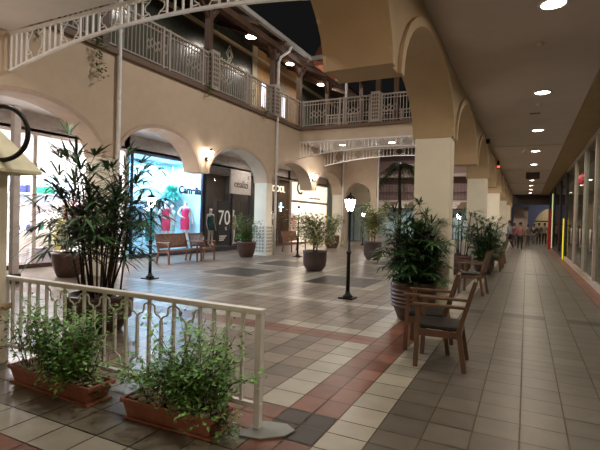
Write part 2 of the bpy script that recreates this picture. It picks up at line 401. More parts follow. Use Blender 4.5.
text('cealizi', 'sign_lettering', .5, mat('grey_letters', (.12, .1, .1), .4), s2, (.21, .0, 3.15), (PI/2, 0, PI/2), .01)
text('c', 'sign_emblem', .36, mat('grey_letters', (.12, .1, .1), .4), s2, (.21, .62, 3.55), (PI/2, 0, PI/2), .01)
ps = MB(); ps.box((.06, -1.62, .3), (.075, -.72, 2.3)); ps.build('poster', mat('poster_black', (.02, .02, .022), .5), s2)
text('70', 'poster_number', .95, white_m, s2, (.085, -1.17, 1.5), (PI/2, 0, PI/2), .004)
text('%', 'poster_sign', .22, white_m, s2, (.085, -1.02, 1.02), (PI/2, 0, PI/2), .004)
pl = MB()
for i in range(3): pl.box((.078, -1.5, .66-.09*i), (.082, -.95-.1*i, .7-.09*i))
pl.build('poster_small_print', white_m, s2)
s3 = shopfront('dark brown shop front with pale capital letters over its door', 21.0, 23.5, dk2_w, [22.1], sill=.1, w=.1)
text('OOOL', 'sign_lettering', .5, mat('cream_letters', (.9, .78, .6), .4, emit=(1, .8, .6), estr=1.2), s3, (.1, -.1, 3.2), (PI/2, 0, PI/2), .02)
cr = MB(); cr.bar((.1, .2, 1.95), (.1, .2, 2.45), .12, .04); cr.bar((.1, -.03, 2.2), (.1, .43, 2.2), .12, .04); cr.build('lit_cross', mat('cross_lit', (.5, .8, 1), emit=(.55, .8, 1), estr=4), s3)
s4 = shopfront('brightly lit white shop front with a large dark letter C above its window', 23.65, 29.2, mat('beige_frame', (.6, .48, .36), .5), [], sill=.12, w=.12)
tr = MB(); tr.box((0, -2.7, 2.55), (.12, 2.7, 2.68)); tr.build('transom', mat('frame_grey', (.3, .27, .26), .4), s4)
fa = MB(); fa.box((.055, -2.6, 2.68), (.07, 2.6, 3.75)); fa.build('lit_fascia', mat('lit_white_sign', (.9, .85, .75), emit=(1, .9, .72), estr=1.0), s4)
text('C', 'sign_letter', 1.15, black_m, s4, (.09, -1.62, 3.42), (PI/2, 0, PI/2), .02)
dl = MB()
for i in range(8): dl.box((.075, -.2+.22*i, 2.86), (.085, -.06+.22*i, 2.96))
dl.build('small_lettering', black_m, s4)
# upper gallery sign
us = thing('upper_shop_sign', 'pale diamond emblem with small capitals on the dark upper shop wall', 'sign', (-12.78, 17.6, 8.75))
d = MB(); 
for r, q in ((.42, .3), (.24, .14)):
    for a in range(4):
        t0, t1 = PI/2*a, PI/2*(a+1)
        d.bar((0, r*.62*math.cos(t0), .5+r*math.sin(t0)), (0, r*.62*math.cos(t1), .5+r*math.sin(t1)), .035, .03)
grm = mat('sign_silver', (.5, .47, .4), .4)
d.build('emblem', grm, us); text('MALBORE', 'lettering', .42, grm, us, (0, .3, .0), (PI/2, 0, PI/2), .01)
for k, (y, z0, z1) in enumerate(((20.65, 7.5, 8.75), (22.9, 7.4, 8.6))):
    t = MB(); t.box((0, -.2, z0), (.06, .2, z1)); t.box((.0, -.26, z0-.06), (.04, .26, z1+.06), 1)
    o = t.build('lit_display', [mat('display_lit', (.9, .9, 1), emit=(.92, .9, 1), estr=1.6), steel]); o.location = (-12.79, y, 0)
    tag(o, ['lit white panel behind the upper railing, left one of the two', 'lit white panel behind the upper railing, right one beside the drainpipe'][k], 'display', 'lit panels on the upper gallery wall')
# ------------------------------------------------------------ far second court facade
mb = MB()
pale = mat('pale_glass_front', (.38, .52, .55), .4)
Y = 45
mb.box((-20, Y, 0), (-1.79, Y+.2, 2.8), 0); mb.box((-20, Y+1.5, 2.8), (-1.79, Y+1.6, 9), 1); mb.box((-20, Y, 5.95), (-1.79, Y+.25, 6.25), 2); mb.box((-20, Y, 3.5), (-1.79, Y+1.5, 3.66), 2)
mb.box((-20, Y+.0, 6.25), (-1.79, Y+.1, 7.6), 1)
for i in range(10): mb.box((-19+i*1.8, Y-.06, 0), (-18.9+i*1.8, Y-.005, 2.8), 2)
mb.bar((-11, Y-.1, 6.2), (-9, Y-.1, 8.4), .25, .1, 2); mb.bar((-10.6, Y-.1, 6.2), (-8.6, Y-.1, 8.4), .1, .1, 2)
struct('wall_second_court', mb, [pale, mat('dusky_wall', (.3, .2, .18), .7), mat('ledge_beige', (.5, .42, .36), .7)])
aw = thing('striped_awning', 'brown and cream striped awning across the far second court', 'awning', (-11, Y, 0))
for k in range(2):
    a = MB()
    for i in range(12):
        if i % 2 == k:
            x = -6.6+i*1.2; a.add([(x, -.0, 3.5), (x+1.2, 0, 3.5), (x+.9, -.9, 2.9), (x-.3, -.9, 2.9), (x, 0, 3.44), (x+1.2, 0, 3.44), (x+.9, -.9, 2.84), (x-.3, -.9, 2.84)], [(0,3,2,1),(4,5,6,7),(3,7,6,2),(0,1,5,4),(0,4,7,3),(1,2,6,5)])
    a.build('awning_stripe', [mat('awning_brown', (.2, .12, .08), .8), mat('awning_cream', (.6, .54, .48), .8)][k], aw)
# ------------------------------------------------------------ railings
def railing(label, L, hgt, loc, rz, posts, mt=rail_m, sp=.135):
    t = thing('balcony_railing', label, 'railing', loc, rz)
    r = MB(); r.box((0, -.035, hgt-.06), (L, .035, hgt)); r.box((0, -.02, hgt-.2), (L, .02, hgt-.17)); r.build('top_rail', mt, t)
    r = MB(); r.box((0, -.025, .08), (L, .025, .12)); r.build('bottom_rail', mt, t)
    b = MB(); n = int(L/sp); bar0 = MB(); bar0.box((-.014, -.014, .1), (.014, .014, hgt-.05)); bar0 = bar0.build('baluster', mt, t)
    for i in range(n+1):
        x = i*L/n
        if i == 0: bar0.location = (0, 0, 0)
        else: dup(bar0, (x, 0, 0), parent=t)
        ph = i % 12
        if 3 <= ph < 9 and i < n:      # diamond motifs
            x2 = (i+1)*L/n; zm = .55 if ph % 2 else .62
            for z in (zm, ):
                for sg in (-1, 1): b.bar((x, 0, z), ((x+x2)/2, 0, z+sg*.14), .02); b.bar(((x+x2)/2, 0, z+sg*.14), (x2, 0, z), .02)
    tag(b.build('diamond_pattern', mt, t), kind='stuff')
    for x in posts:
        p = MB(); p.box((x-.04, -.04, 0), (x+.04, .04, hgt+.02)); p.build('post', mt, t)
    return t
railing('long left upper gallery railing with dense pale balusters', 13.3, 1.22, (-9.68, 5.75, 5.86), PI/2, [.04, 2.2, 4.3, 4.55, 6.1, 8.7, 8.95, 10.6, 12.0, 13.25])
railing('far bridge railing facing the court with pale balusters', 7.8, 1.22, (-9.6, 19.08, 5.86), 0, [.04, 1.9, 2.1, 3.3, 3.85, 5.6, 7.7])
railing('rear railing of the far bridge seen through the front one', 7.8, 1.2, (-9.6, 21.9, 5.86), 0, [.04, 2, 4, 6, 7.7])
railing('distant railing above the striped awning in the second court', 15, 1.6, (-17, Y-.05, 3.67), 0, [.05, 3, 6, 9, 12, 14.9], mt=mat('dark_rail', (.1, .08, .075), .5), sp=.3)
def lattice_post(loc, label):
    t = thing('lattice_pedestal', label, 'pedestal', loc, group='lattice pedestals on the upper floor')
    b = MB(); b.box((-.2, -.2, 0), (.2, .2, 1.3)); b.build('pedestal', rail_m, t)
    l = MB(); 
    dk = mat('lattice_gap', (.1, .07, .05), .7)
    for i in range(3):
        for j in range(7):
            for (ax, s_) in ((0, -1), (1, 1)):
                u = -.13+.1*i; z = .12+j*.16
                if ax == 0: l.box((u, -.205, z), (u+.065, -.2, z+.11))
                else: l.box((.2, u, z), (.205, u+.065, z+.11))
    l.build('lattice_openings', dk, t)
lattice_post((-9.7, 12.35, 5.86), 'lattice pedestal under the nearer wooden post on the left gallery')
lattice_post((-9.7, 16.55, 5.86), 'lattice pedestal beside the drainpipe on the left gallery')
lattice_post((-6.0, 19.1, 5.86), 'lattice pedestal in the middle of the far bridge railing')
for k, (x, y, z0) in enumerate(((-9.72, 12.2, 7.16), (-9.72, 16.5, 7.16), (-9.75, 19.0, 5.87), (-9.72, 8.0, 5.87), (-6.0, 19.35, 7.16), (-5.2, 19.4, 5.87), (-9.6, 22.0, 5.87), (-3.4, 19.4, 5.87), (-7.6, 21.7, 5.87))):
    p = MB(); p.box((-.1, -.1, z0), (.1, .1, 8.85)); p.bar((0, .05, 8.2), (0, .6, 8.85), .1); p.bar((0, -.05, 8.2), (0, -.6, 8.85), .1)
    o = p.build('roof_post', dark_wood); o.location = (x, y, 0)
    tag(o, ['dark wooden roof post over the nearer lattice pedestal', 'dark wooden roof post beside the white drainpipe', 'dark wooden roof post at the corner of gallery and bridge', 'dark wooden roof post behind the near curved trellis', 'dark wooden roof post over the bridge pedestal', 'dark wooden roof post just right of the bridge pedestal', 'dark wooden roof post at the rear corner of the bridge', 'dark wooden roof post at the right end of the bridge', 'dark wooden roof post at the rear edge of the bridge'][k], 'post', 'wooden roof posts')
# ------------------------------------------------------------ curved trellises under the bridges
def arc_z(u, L): return 4.4+.4*(1-((u-L/2)/(L/2))**2)
def trellis(label, y, dz=0):
    L = 7.9; t = thing('arched_trellis', label, 'trellis', (-9.68, y, dz), group='white arched trellises')
    a = MB(); n = 40
    for i in range(n):
        u0, u1 = L*i/n, L*(i+1)/n; a.bar((u0, 0, arc_z(u0, L)), (u1+.004, 0, arc_z(u1, L)), .045, .06, up=(0, 1, 0))
    a.build('arched_rail', white_m, t)
    b = MB(); b.box((0, -.03, 5.14), (L, .03, 5.195)); b.build('top_rail', white_m, t)
    c = MB(); g = MB()
    u = .03
    while u < L-.3:
        for k in range(4):
            if u+k*.17 < L: c = MB(); c.box((u+k*.17-.015, -.015, arc_z(u+k*.17, L)), (u+k*.17+.015, .015, 5.15)); c.build('bar', white_m, t)
        a0 = u+.51; w = .55; m = a0+w/2
        if m+.2 < L:
            g = MB()
            zt, zb = 5.14, arc_z(m, L)+.03; zc = (zt+zb)/2; hz = (zt-zb)/2
            for s_ in (-1, 1):
                g = MB()
                g.tube([(m+s_*w*.5, 0, zc+hz*.75), (m+s_*w*.34, 0, zc+hz*.7), (m+s_*.13, 0, zc+hz*.62), (m+s_*.1, 0, zc+hz*.85), (m+s_*.08, 0, zt)], .011, 5)
                g.tube([(m+s_*w*.5, 0, zc-hz*.75), (m+s_*w*.34, 0, zc-hz*.7), (m+s_*.13, 0, zc-hz*.62), (m+s_*.1, 0, zc-hz*.85), (m+s_*.08, 0, zb)], .011, 5)
                g.tube([(m+s_*.12, 0, zc+hz*.62), (m+s_*.2, 0, zc+hz*.35), (m+s_*.22, 0, zc), (m+s_*.2, 0, zc-hz*.35), (m+s_*.12, 0, zc-hz*.62)], .011, 5); g.build('scroll_motif', white_m, t)
        u += .51+w
trellis('white arched trellis nearest the camera across the upper left', 5.69, .1)
trellis('white arched trellis under the front edge of the far bridge', 19.04)
trellis('white arched trellis under the rear edge of the far bridge', 22.0)
# ------------------------------------------------------------ pipes
def pipe(label, pts, r=.055, col=white_m):
    t = thing('drainpipe', label, 'pipe', (0,0,0), group='white drainpipes')
    p = MB(); p.tube(pts, r, 10); p.build('pipe', col, t)
    for z in (1.2, 2.9, 4.6):
        if z < pts[-1][2]: continue
        b = MB(); b.lathe([(r+.012, -.02), (r+.012, .02)], (pts[-1][0], pts[-1][1], z), 10); b.build('bracket', col, t)
pipe('white drainpipe on the left wall beside the nearest pier', [(-9.6, 8.42, 7.2), (-9.6, 8.42, 0)])
pipe('white drainpipe falling from the gutter beside the middle pier', [(-9.25, 17.2, 8.98), (-9.3, 17.1, 8.75), (-9.5, 16.75, 8.4), (-9.58, 16.72, 8.2), (-9.58, 16.72, 0)])
pipe('white drainpipe in the corner under the rear trellis', [(-9.6, 24.6, 5.7), (-9.6, 24.6, 0)])
pipe('white drainpipe at the free end of the facing arch wall', [(-7.5, 24.6, 6.9), (-7.5, 24.6, 0)])
pipe('white drainpipe sloping from the bridge roof gutter', [(-7.4, 19.2, 8.9), (-7.2, 19.25, 8.2), (-7.5, 19.3, 7.9), (-7.5, 19.3, 5.9)])
# ------------------------------------------------------------ downlights
lamp_e = mat('lamp_disc', (1, .95, .85), emit=(1, .86, .68), estr=26)
def downlight(loc, label, group, power, color=WARM, r=.13):
    t = thing('downlight', label, 'ceiling light', loc, group=group)
    a = MB(); a.lathe([(r+.035, 0), (r+.035, -.015), (r, -.02), (r, -.004)], n=20, cap=False); a.build('trim_ring', ceil_w, t)
    b = MB(); b.lathe([(r, -.006), (r*.99, -.012)], n=20); b.build('lens', lamp_e, t)
    area('downward_area_light', (loc[0], loc[1], loc[2]-.03), power, r*2, color, spread=PI*.95)
ord_ = ['nearest', 'second', 'third', 'fourth', 'fifth', 'sixth', 'seventh', 'eighth', 'ninth', 'tenth', 'eleventh']
CL = [-2.0, 2.0] + [5.95+3.92*k for k in range(10)]
for k, y in enumerate(CL):
    if k < 2: area('downward_area_light', (.2, y, 4.12), 39, .26, WARM); continue
    downlight((.2, y, 4.15), 'round corridor ceiling downlight, %s of the row in view' % ord_[k-2], 'corridor downlights', 39)
downlight((-8.0, 20.3, 5.17), 'left downlight under the far bridge', 'far bridge downlights', 80, NEUT, .16)
downlight((-5.6, 20.3, 5.17), 'right downlight under the far bridge', 'far bridge downlights', 80, NEUT, .16)
downlight((-3.3, 20.3, 5.17), 'downlight under the far bridge hidden by the column', 'far bridge downlights', 80, NEUT, .16)
fl_ = thing('roof_spotlight', 'small white spotlight on the wooden bridge roof truss', 'spotlight', (-8.6, 19.45, 8.72))
m_ = MB(); m_.tube([(0, 0, 0), (.03, -.12, -.1)], [.05, .09], 12); m_.build('housing', white_m, fl_); m_ = MB(); m_.lathe([(.08, 0), (.001, -.02)], n=12); o_ = m_.build('lens', lamp_e, fl_); o_.location = (.035, -.14, -.115); o_.rotation_euler = (-.9, 0, 0)
point('roof_spot_lamp', (-8.3, 19.9, 8.2), 45, NEUT, .06)
for x in (-8.4, -5.6, -3.0): area('downward_area_light', (x, 3.2, 5.28), 55, .3, NEUT)  # out-of-view lights added below the near bridge to lift the court wall
for k, y in enumerate((16.3, 20.1, 24.0)):
    downlight((-11.2, y+.7, 9.62), 'upper gallery ceiling light, %s from the front' % ord_[k].replace('nearest', 'first'), 'upper gallery ceiling lights', 70, NEUT, .25)
for k, y in enumerate((9.0, 12.6)): area('downward_area_light', (-11.2, y, 9.5), 60, .3, NEUT)
for k, y in enumerate((6.2, 10.2, 14.1, 18.6, 22.6, 26.5)):
    downlight((-11.4, y, 4.4), 'left lower gallery downlight, %s from the front' % ord_[k].replace('nearest', 'first'), 'left lower gallery downlights', 30, NEUT, .12)
# ------------------------------------------------------------ right shopfronts (plane X = 1.62)
GX = 1.62
mb = MB(); mb.box((5.0, 0, 0), (5.1, 44, 4.2), 0); mb.box((GX+.05, 0, 3.9), (5, 44, 4.1), 1)
for y in (6.0, 16.5, 24.0, 30.5, 38.0): mb.box((GX+.06, y-.06, 0), (5, y+.06, 4.1), 0)
struct('wall_right_shops', mb, [mat('shop_umber', (.16, .12, .09), .6, var=.3, scale=1.5), ceil_m])
seg = [(1.5, 6.0), (6.0, 11.0), (11.0, 13.9), (13.9, 16.45), (16.45, 19.6), (19.6, 23.9), (23.9, 28.0), (28.0, 34.0), (34.0, 40.0), (40.0, 44.0)]
fr_pale = mat('frame_pale_alu', (.62, .53, .47), .35, metal=.3)
rl = ['large glass pane beside the camera', 'tall glass pane just outside the right edge', 'tall pane left of the large right edge pane', 'glass front at the right edge with thick pale mullion', 'glass front carrying the round red sign', 'glass front with the lit yellow strip', 'dark framed glass front past the yellow strip', 'dark framed glass front near the pale green strip', 'distant glass front beyond the pale green strip', 'last glass front before the corridor end']
for k, (a, b) in enumerate(seg):
    t = thing('glass_shopfront', rl[k], 'shop window', (GX, a, 0), group='shop fronts along the right side')
    L = b-a; fm = fr_pale if k < 6 else frame_dark
    f = MB(); f.box((-.04, 0, 0), (.05, L, .16)); f.box((-.04, 0, 3.98), (.05, L, 4.1)); f.box((-.06, 0, .16), (.06, .11, 3.98)); f.build('window_frame', fm, t)
    g = MB(); g.box((0, .11, .16), (.012, L, 3.98)); g.build('pane', glass_d, t)
    if k in (3, 4, 5): 
        h = MB(); h.tube([(-.1, .28, .9), (-.1, .28, 1.5)], .015, 8); h.tube([(-.1, .28, .95), (-.02, .28, .95)], .01, 6); h.tube([(-.1, .28, 1.45), (-.02, .28, 1.45)], .01, 6); h.build('handle', steel, t)
for y, p, c in ((3.5, 6, WARM), (9, 9, (.8, 1, .85)), (14, 22, (.75, 1, .9)), (18, 16, WARM), (22, 16, WARM), (27, 10, WARM), (34, 8, (.7, .75, 1))):
    area('right_shop_lamp', (3.1, y, 3.86), p*1.8, .9, c)
small_e = mat('small_lamp', (1, 1, 1), emit=(1, .95, .85), estr=30)
k = 0
for y, x in ((13.2, 2.3), (14.6, 2.9), (15.6, 2.2), (17.4, 2.6), (18.3, 3.3), (19.0, 2.2), (20.6, 2.8), (21.6, 2.2), (22.6, 3.2), (14.2, 4.2), (15.2, 3.6), (16.1, 2.6), (17.0, 2.1), (14.9, 2.2), (19.2, 2.7), (20.0, 3.6), (21.4, 4.2), (26.0, 2.6)):
    l = MB(); l.lathe([(.0, 0), (.075, -.005), (.075, -.03), (0, -.035)], n=10, cap=False); o = l.build('spot_lamp', small_e); o.location = (x, y, 3.895)
    tag(o, 'small bright spot lamp in the right hand shop ceilings', 'ceiling light', 'spot lamps inside the right hand shops')
rs = thing('round_shop_sign', 'round red and white sign inside the right shop front', 'sign', (1.75, 17.7, 3.14))
r = MB(); r.tube([(0, -.02, 0), (0, .04, 0)], .24, 24); r.build('disc', mat('sign_red', (.45, .02, .04), .4, emit=(.5, .02, .05), estr=.25), rs)
r = MB(); r.bar((-.05, -.04, -.14), (-.05, -.04, .14), .04); r.bar((.1, -.04, -.12), (.1, -.04, .12), .04); r.bar((-.14, -.04, 0), (.16, -.04, 0), .04); r.build('emblem', white_m, rs)
ye = MB(); ye.box((-.015, -.16, 0), (.015, .16, 1.9)); o = ye.build('lit_strip', mat('yellow_lit', (.8, .65, .03), emit=(.85, .62, .03), estr=.75)); o.location = (1.54, 24.3, 0); tag(o, 'vertical lit yellow panel on the right shop fronts', 'panel')
ye = MB(); ye.box((-.03, -.06, 0), (.03, .06, 3.7)); o = ye.build('lit_strip', mat('lime_lit', (.6, .65, .3), emit=(.62, .68, .32), estr=.6)); o.location = (1.55, 35.2, 0); tag(o, 'pale green lit pillar by the right wall near the corridor end', 'panel')
mb = MB(); mb.box((2.0, 17.9, 0), (2.45, 18.6, 3.2)); o = mb.build('display_pillar', mat('umber_pillar', (.25, .16, .09), .6)); tag(o, 'brown pillar behind the glass below the red sign', 'pillar')
ga = [(13.4, .5, 1.3, 3), (14.8, .4, 1.6, 4), (15.85, .3, 1.1, 2), (17.2, .3, 1.4, 5), (20.3, .4, 1.5, 3), (21.4, .3, 1.2, 6), (22.6, .4, 1.5, 4)]
for k, (y, wd, h, n) in enumerate(ga):
    t = thing('garment_rack', 'garment rack behind the right hand glass, %s from the camera' % ord_[k].replace('nearest', 'first'), 'clothes rack', (2.9, y, 0), group='racks in the right hand shops')
    r = MB(); r.tube([(0, -wd, 0), (0, -wd, h), (0, wd, h), (0, wd, 0)], .015, 6); r.build('rack_frame', steel, t)
    for i in range(n):
        c = MB(); yy = -wd+.1+i*(2*wd-.15)/n; c.box((-.2, yy, h-.85), (.2, yy+.05, h-.08)); c.bar((0, yy+.025, h-.1), (0, yy+.025, h+.01), .02)
        c.build('garment', mat('cloth_%s' % ['sage', 'umber', 'cream', 'slate'][(i+k) % 4], [(.15, .25, .18), (.25, .16, .1), (.5, .45, .38), (.15, .17, .22)][(i+k) % 4], .8), t)
# ------------------------------------------------------------ corridor end
mb = MB()
EY = 44.0
mb.box((-1.75, EY, 3.3), (3.9, EY+.5, 4.2), 0); mb.box((-1.75, EY, 0), (-1.25, EY+.5, 3.3), 1); mb.box((2.7, EY-.5, 0), (3.2, EY+.5, 3.3), 0)
struct('wall_end_portal', mb, [mat('portal_dark', (.05, .035, .03), .6), wall_arc])
mb = MB()
y0, y1 = 50.0, 50.4; cxa, h, sp, ri = 2.5, 1.9, 1.2, 2.1; NS = 20
mb.box((-3, y0, 0), (cxa-h, y1, 5)); mb.box((cxa+h, y0, 0), (7, y1, 5))
vs = []; fs = []
for i in range(NS+1):
    t = PI*i/NS; x = cxa-h*math.cos(t); z = sp+ri*math.sin(t); vs += [(x,y0,z),(x,y1,z),(x,y0,5),(x,y1,5)]
for i in range(NS):
    p = 4*i; q = p+4; fs += [(p,q,q+2,p+2),(p+1,p+3,q+3,q+1),(p,p+1,q+1,q),(p+2,q+2,q+3,p+3)]
mb.add(vs, fs)
mb.box((-3, 44.6, 4.3), (7, 50, 4.4)); mb.box((-3, 54, 0), (8, 54.2, 5), 1)
struct('wall_end', mb, [mat('blue_grey_wall', (.3, .31, .38), .7), mat('end_cream', (.6, .5, .32), .7)])
mb = MB(); mb.box((-1.1, 47, 0), (.1, 47.1, 3.2)); struct('wall_end_panel', mb, wall_pink)
area('end_lamp_blue', (1.5, 47.5, 4.2), 30, 1.2, (.78, .82, 1.0)); area('end_lamp_warm', (2.6, 52.3, 3.9), 60, 1.0, WARM)
mb = MB(); mb.bar((.7, 50.05, 1.9), (4.3, 50.05, 1.9), .1); mb.bar((2.6, 50.05, 0), (2.6, 50.05, 3.2), .1); o = mb.build('arch_window_bars', black_m); tag(o, 'black bars across the arched opening at the corridor end', 'bars')
mb = MB(); mb.box((-.09, -.04, 0), (.09, .04, 2.6)); o = mb.build('red_banner', mat('banner_red', (.55, .02, .04), .6)); o.location = (1.35, 33.2, 0); tag(o, 'narrow red upright banner at the corridor end', 'banner')
# ------------------------------------------------------------ plants
R = random.Random(3)
def blade(mb, p, d, L, wd, droop, up=V((0,0,1))):
    d = d.normalized(); side = d.cross(up)
    if side.length < .01: side = V((1,0,0))
    side.normalize(); pts = []
    for i, (t, k) in enumerate(((0, .25), (.3, 1), (.65, .9), (1, .05))):
        c = p+d*L*t+V((0,0,-droop*L*t*t)); pts.append((c-side*wd*k/2, c+side*wd*k/2))
    vs = [q for pr in pts for q in pr]; mb.add(vs, [(0,1,3,2),(2,3,5,4),(4,5,7,6)], 0)
def palmate(mb, p, d, L, n=8, wd=.035, fan=1.25):
    d = d.normalized(); up = V((0,0,1)); side = d.cross(up)
    if side.length < .05: side = V((1,0,0))
    side.normalize(); nrm = side.cross(d)
    for i in range(n):
        a = (i/(n-1)-.5)*2*fan+R.uniform(-.1, .1)
        dd = d*math.cos(a)+side*math.sin(a)+nrm*R.uniform(-.1, .25)
        blade(mb, p, dd, L*R.uniform(.75, 1.1)*(1-.15*abs(a)), wd*R.uniform(.8, 1.2), R.uniform(.15, .55))
def pot_mesh(r, h, ribs=0, kind=0):
    if kind == 0: prof = [(r*.62, 0), (r*.68, .02), (r*.85, h*.3), (r*.97, h*.6), (r, h*.85), (r*1.03, h*.9), (r*1.03, h), (r*.9, h), (r*.88, h*.9)]
    else: prof = [(r*.66, 0), (r*.7, h*.05), (r*.95, h*.25), (r, h*.5), (r, h*.9), (r*1.04, h*.92), (r*1.04, h), (r*.92, h), (r*.9, h*.9)]
    if ribs:
        q = []
        for i in range(ribs):
            z = h*(.35+.5*i/ribs); rr = r*(.88+.12*min(1, (z/h)/.6)); q += [(rr, z), (rr+.012, z+.01), (rr+.012, z+.025), (rr, z+.035)]
        prof = [x for x in prof if x[1] < h*.33]+q+[x for x in prof if x[1] >= h*.85 or x[0] < r*.93 and x[1] > h*.8]
        prof = [x for i, x in enumerate(prof)]
    m = MB(); m.lathe(prof, n=28); return m
def add_pot(t, r, h, m, ribs=0, kind=0):
    po = pot_mesh(r, h, ribs, kind).build('pot', m, t)
    s = MB(); s.lathe([(r*.91, h-.07), (r*.5, h-.05), (.01, h-.045)], n=20, cap=False); s.build('soil', soil, po)
def lady_palm(label, loc, r, h, top, spread, ncane, leafL=.34, m=leaf_dark, ribs=5, dens=7, low=.15, group=None):
    t = thing('potted_lady_palm', label, 'potted plant', loc, group=group)
    add_pot(t, r, h, pot_m, ribs)
    c = MB(); f = MB()
    for i in range(ncane):
        a = 2*PI*i/ncane+R.uniform(-.4, .4); rr = r*.62*math.sqrt(R.random()); hh = h+(top-h)*R.uniform(.5, 1)-.12
        b = V((rr*math.cos(a), rr*math.sin(a), h-.06)); lean = spread*.32*R.uniform(.3, 1)
        e = V((b.x+lean*math.cos(a), b.y+lean*math.sin(a), hh)); mid = (b+e)/2+V((R.uniform(-.03,.03), R.uniform(-.03,.03), 0))
        c.tube([b, mid, e], [.014, .012, .008], 5)
        for k in range(dens):
            q = low+(1-low)*(k/(dens-1))**.8; p = b.lerp(e, q); aa = R.uniform(0, 2*PI)
            el = R.uniform(.1, .8) if q < .85 else R.uniform(.5, 1.3)
            d = V((math.cos(aa)*math.cos(el), math.sin(aa)*math.cos(el), math.sin(el))); pl_ = R.uniform(.35, 1.0)*spread*.55
            s = p+d*pl_; c.tube([p, p+d*pl_*.5+V((0,0,.015)), s], .004, 4)
            palmate(f, s, (d+V((0,0,-.25))), leafL*R.uniform(.75, 1.15), n=R.choice([8,9,10,11]), wd=.03)
    c.build('canes', cane, t); f.build('fronds', m, t)
    return t
def leaflets(f, p, n, rad, sz, flat=.5):
    for _ in range(n):
        o = V((R.gauss(0, rad), R.gauss(0, rad), R.gauss(0, rad*.8))); q = p+o
        a = R.uniform(0, 2*PI); el = R.uniform(-.7, .6); d = V((math.cos(a)*math.cos(el), math.sin(a)*math.cos(el), math.sin(el)))
        s = d.cross(V((R.uniform(-.4,.4), R.uniform(-.4,.4), 1))).normalized(); L = sz*R.uniform(.7, 1.3)
        f.add([q-d*L*.5, q+s*L*.26-d*L*.1, q+d*L*.5, q-s*L*.26-d*L*.1], [(0,1,2,3)], 0)
def bush(label, loc, r, h, top, spread, nbr, m=leaf_mid, pm=pot_grey, sz=.06, per=55, pebbles=False, crown=.35, cat='potted plant', name='potted_shrub', kind=1, group=None, trunk=None):
    t = thing(name, label, cat, loc, group=group)
    add_pot(t, r, h, pm, 0, kind)
    b = MB(); f = MB()
    if trunk:
        for dx in (-.04, .05): b.tube([(dx, 0, h-.06), (dx*2, .03, (h+top)/2), (dx*3, 0, top*.85)], [.022, .016, .008], 6)
    for i in range(nbr):
        a = R.uniform(0, 2*PI); z0 = h-.05 if not trunk else h+(top-h)*R.uniform(.05, .75); e = V((math.cos(a)*spread*R.uniform(.25, 1), math.sin(a)*spread*R.uniform(.25, 1), h+(top-h)*(R.uniform(crown, 1))))
        s = V((R.uniform(-.3,.3)*r, R.uniform(-.3,.3)*r, z0)) if not trunk else V((0, 0, z0))
        mid = s.lerp(e, .5)+V((0, 0, .1)); b.tube([s, mid, e], [.009, .006, .003], 4)
        for k in range(5): leaflets(f, s.lerp(mid, .55+.1*k) if k < 2 else mid.lerp(e, (k-1)/3), per//5, .075*(spread/.5)**.5, sz)
    b.build('branches', twig, t); f.build('foliage', m, t)
    if pebbles:
        p = MB()
        for i in range(60):
            a = R.uniform(0, 2*PI); q = r*.8*math.sqrt(R.random()); s_ = R.uniform(.02, .035)
            p.lathe([(.001, -s_*.5), (s_, 0), (.001, s_*.6)], (q*math.cos(a), q*math.sin(a), h-.03), 6, cap=False)
        tag(p.build('pebbles', pebble, t), kind='stuff')
    return t
lady_palm('tall dark lady palm in a big brown pot behind the white fence', (-5.2, 4.3, 0), .43, .5, 2.34, 1.05, 21, .42, dens=13, low=.5)
lady_palm('bushy lady palm in a ribbed brown pot in front of the nearest column', (-1.62, 7.42, 0), .36, .62, 1.74, .66, 34, .28, dens=11, low=.05)
lady_palm('lady palm with high fingered fronds in front of the second column', (-1.8, 14.5, 0), .34, .6, 2.05, .6, 9, .38, dens=5, low=.45, m=leaf_dark)
lady_palm('dense lady palm beside the second column behind the wooden chair', (-1.15, 15.15, 0), .3, .5, 1.75, .62, 24, .3, dens=10, low=.0, m=leaf_dark)
lady_palm('distant lady palm standing in front of the third column', (-1.35, 22.6, 0), .34, .55, 1.8, .6, 12, .34, dens=7, low=.1)
bush('round pot with airy shrub outside the bright shop at left', (-10.15, 7.45, 0), .38, .6, 1.85, .6, 26, m=mat('leaf_olive', (.16, .24, .07), .5, island=.4), pm=pot_m, sz=.07, kind=0)
bush('bushy green shrub in a round brown pot by the lattice pier', (-9.93, 15.1, 0), .38, .62, 1.75, .6, 42, m=leaf_mid, pm=pot_m, sz=.08, kind=0, crown=.1)
bush('wide airy tree in a grey brown pot in the middle of the court', (-5.78, 12.6, 0), .36, .62, 1.8, 1.0, 62, m=leaf_light, pebbles=False, sz=.09, trunk=True, crown=.2)
bush('dark green shrub in a pot beside the pier at the rear left', (-9.55, 23.0, 0), .4, .7, 1.9, .6, 36, m=leaf_mid, pm=pot_m, sz=.09, crown=.1)
bush('tall airy tree in a grey brown pot right of the central lamp post', (-5.55, 17.7, 0), .37, .72, 2.25, .85, 56, m=leaf_light, sz=.1, trunk=True, crown=.1)
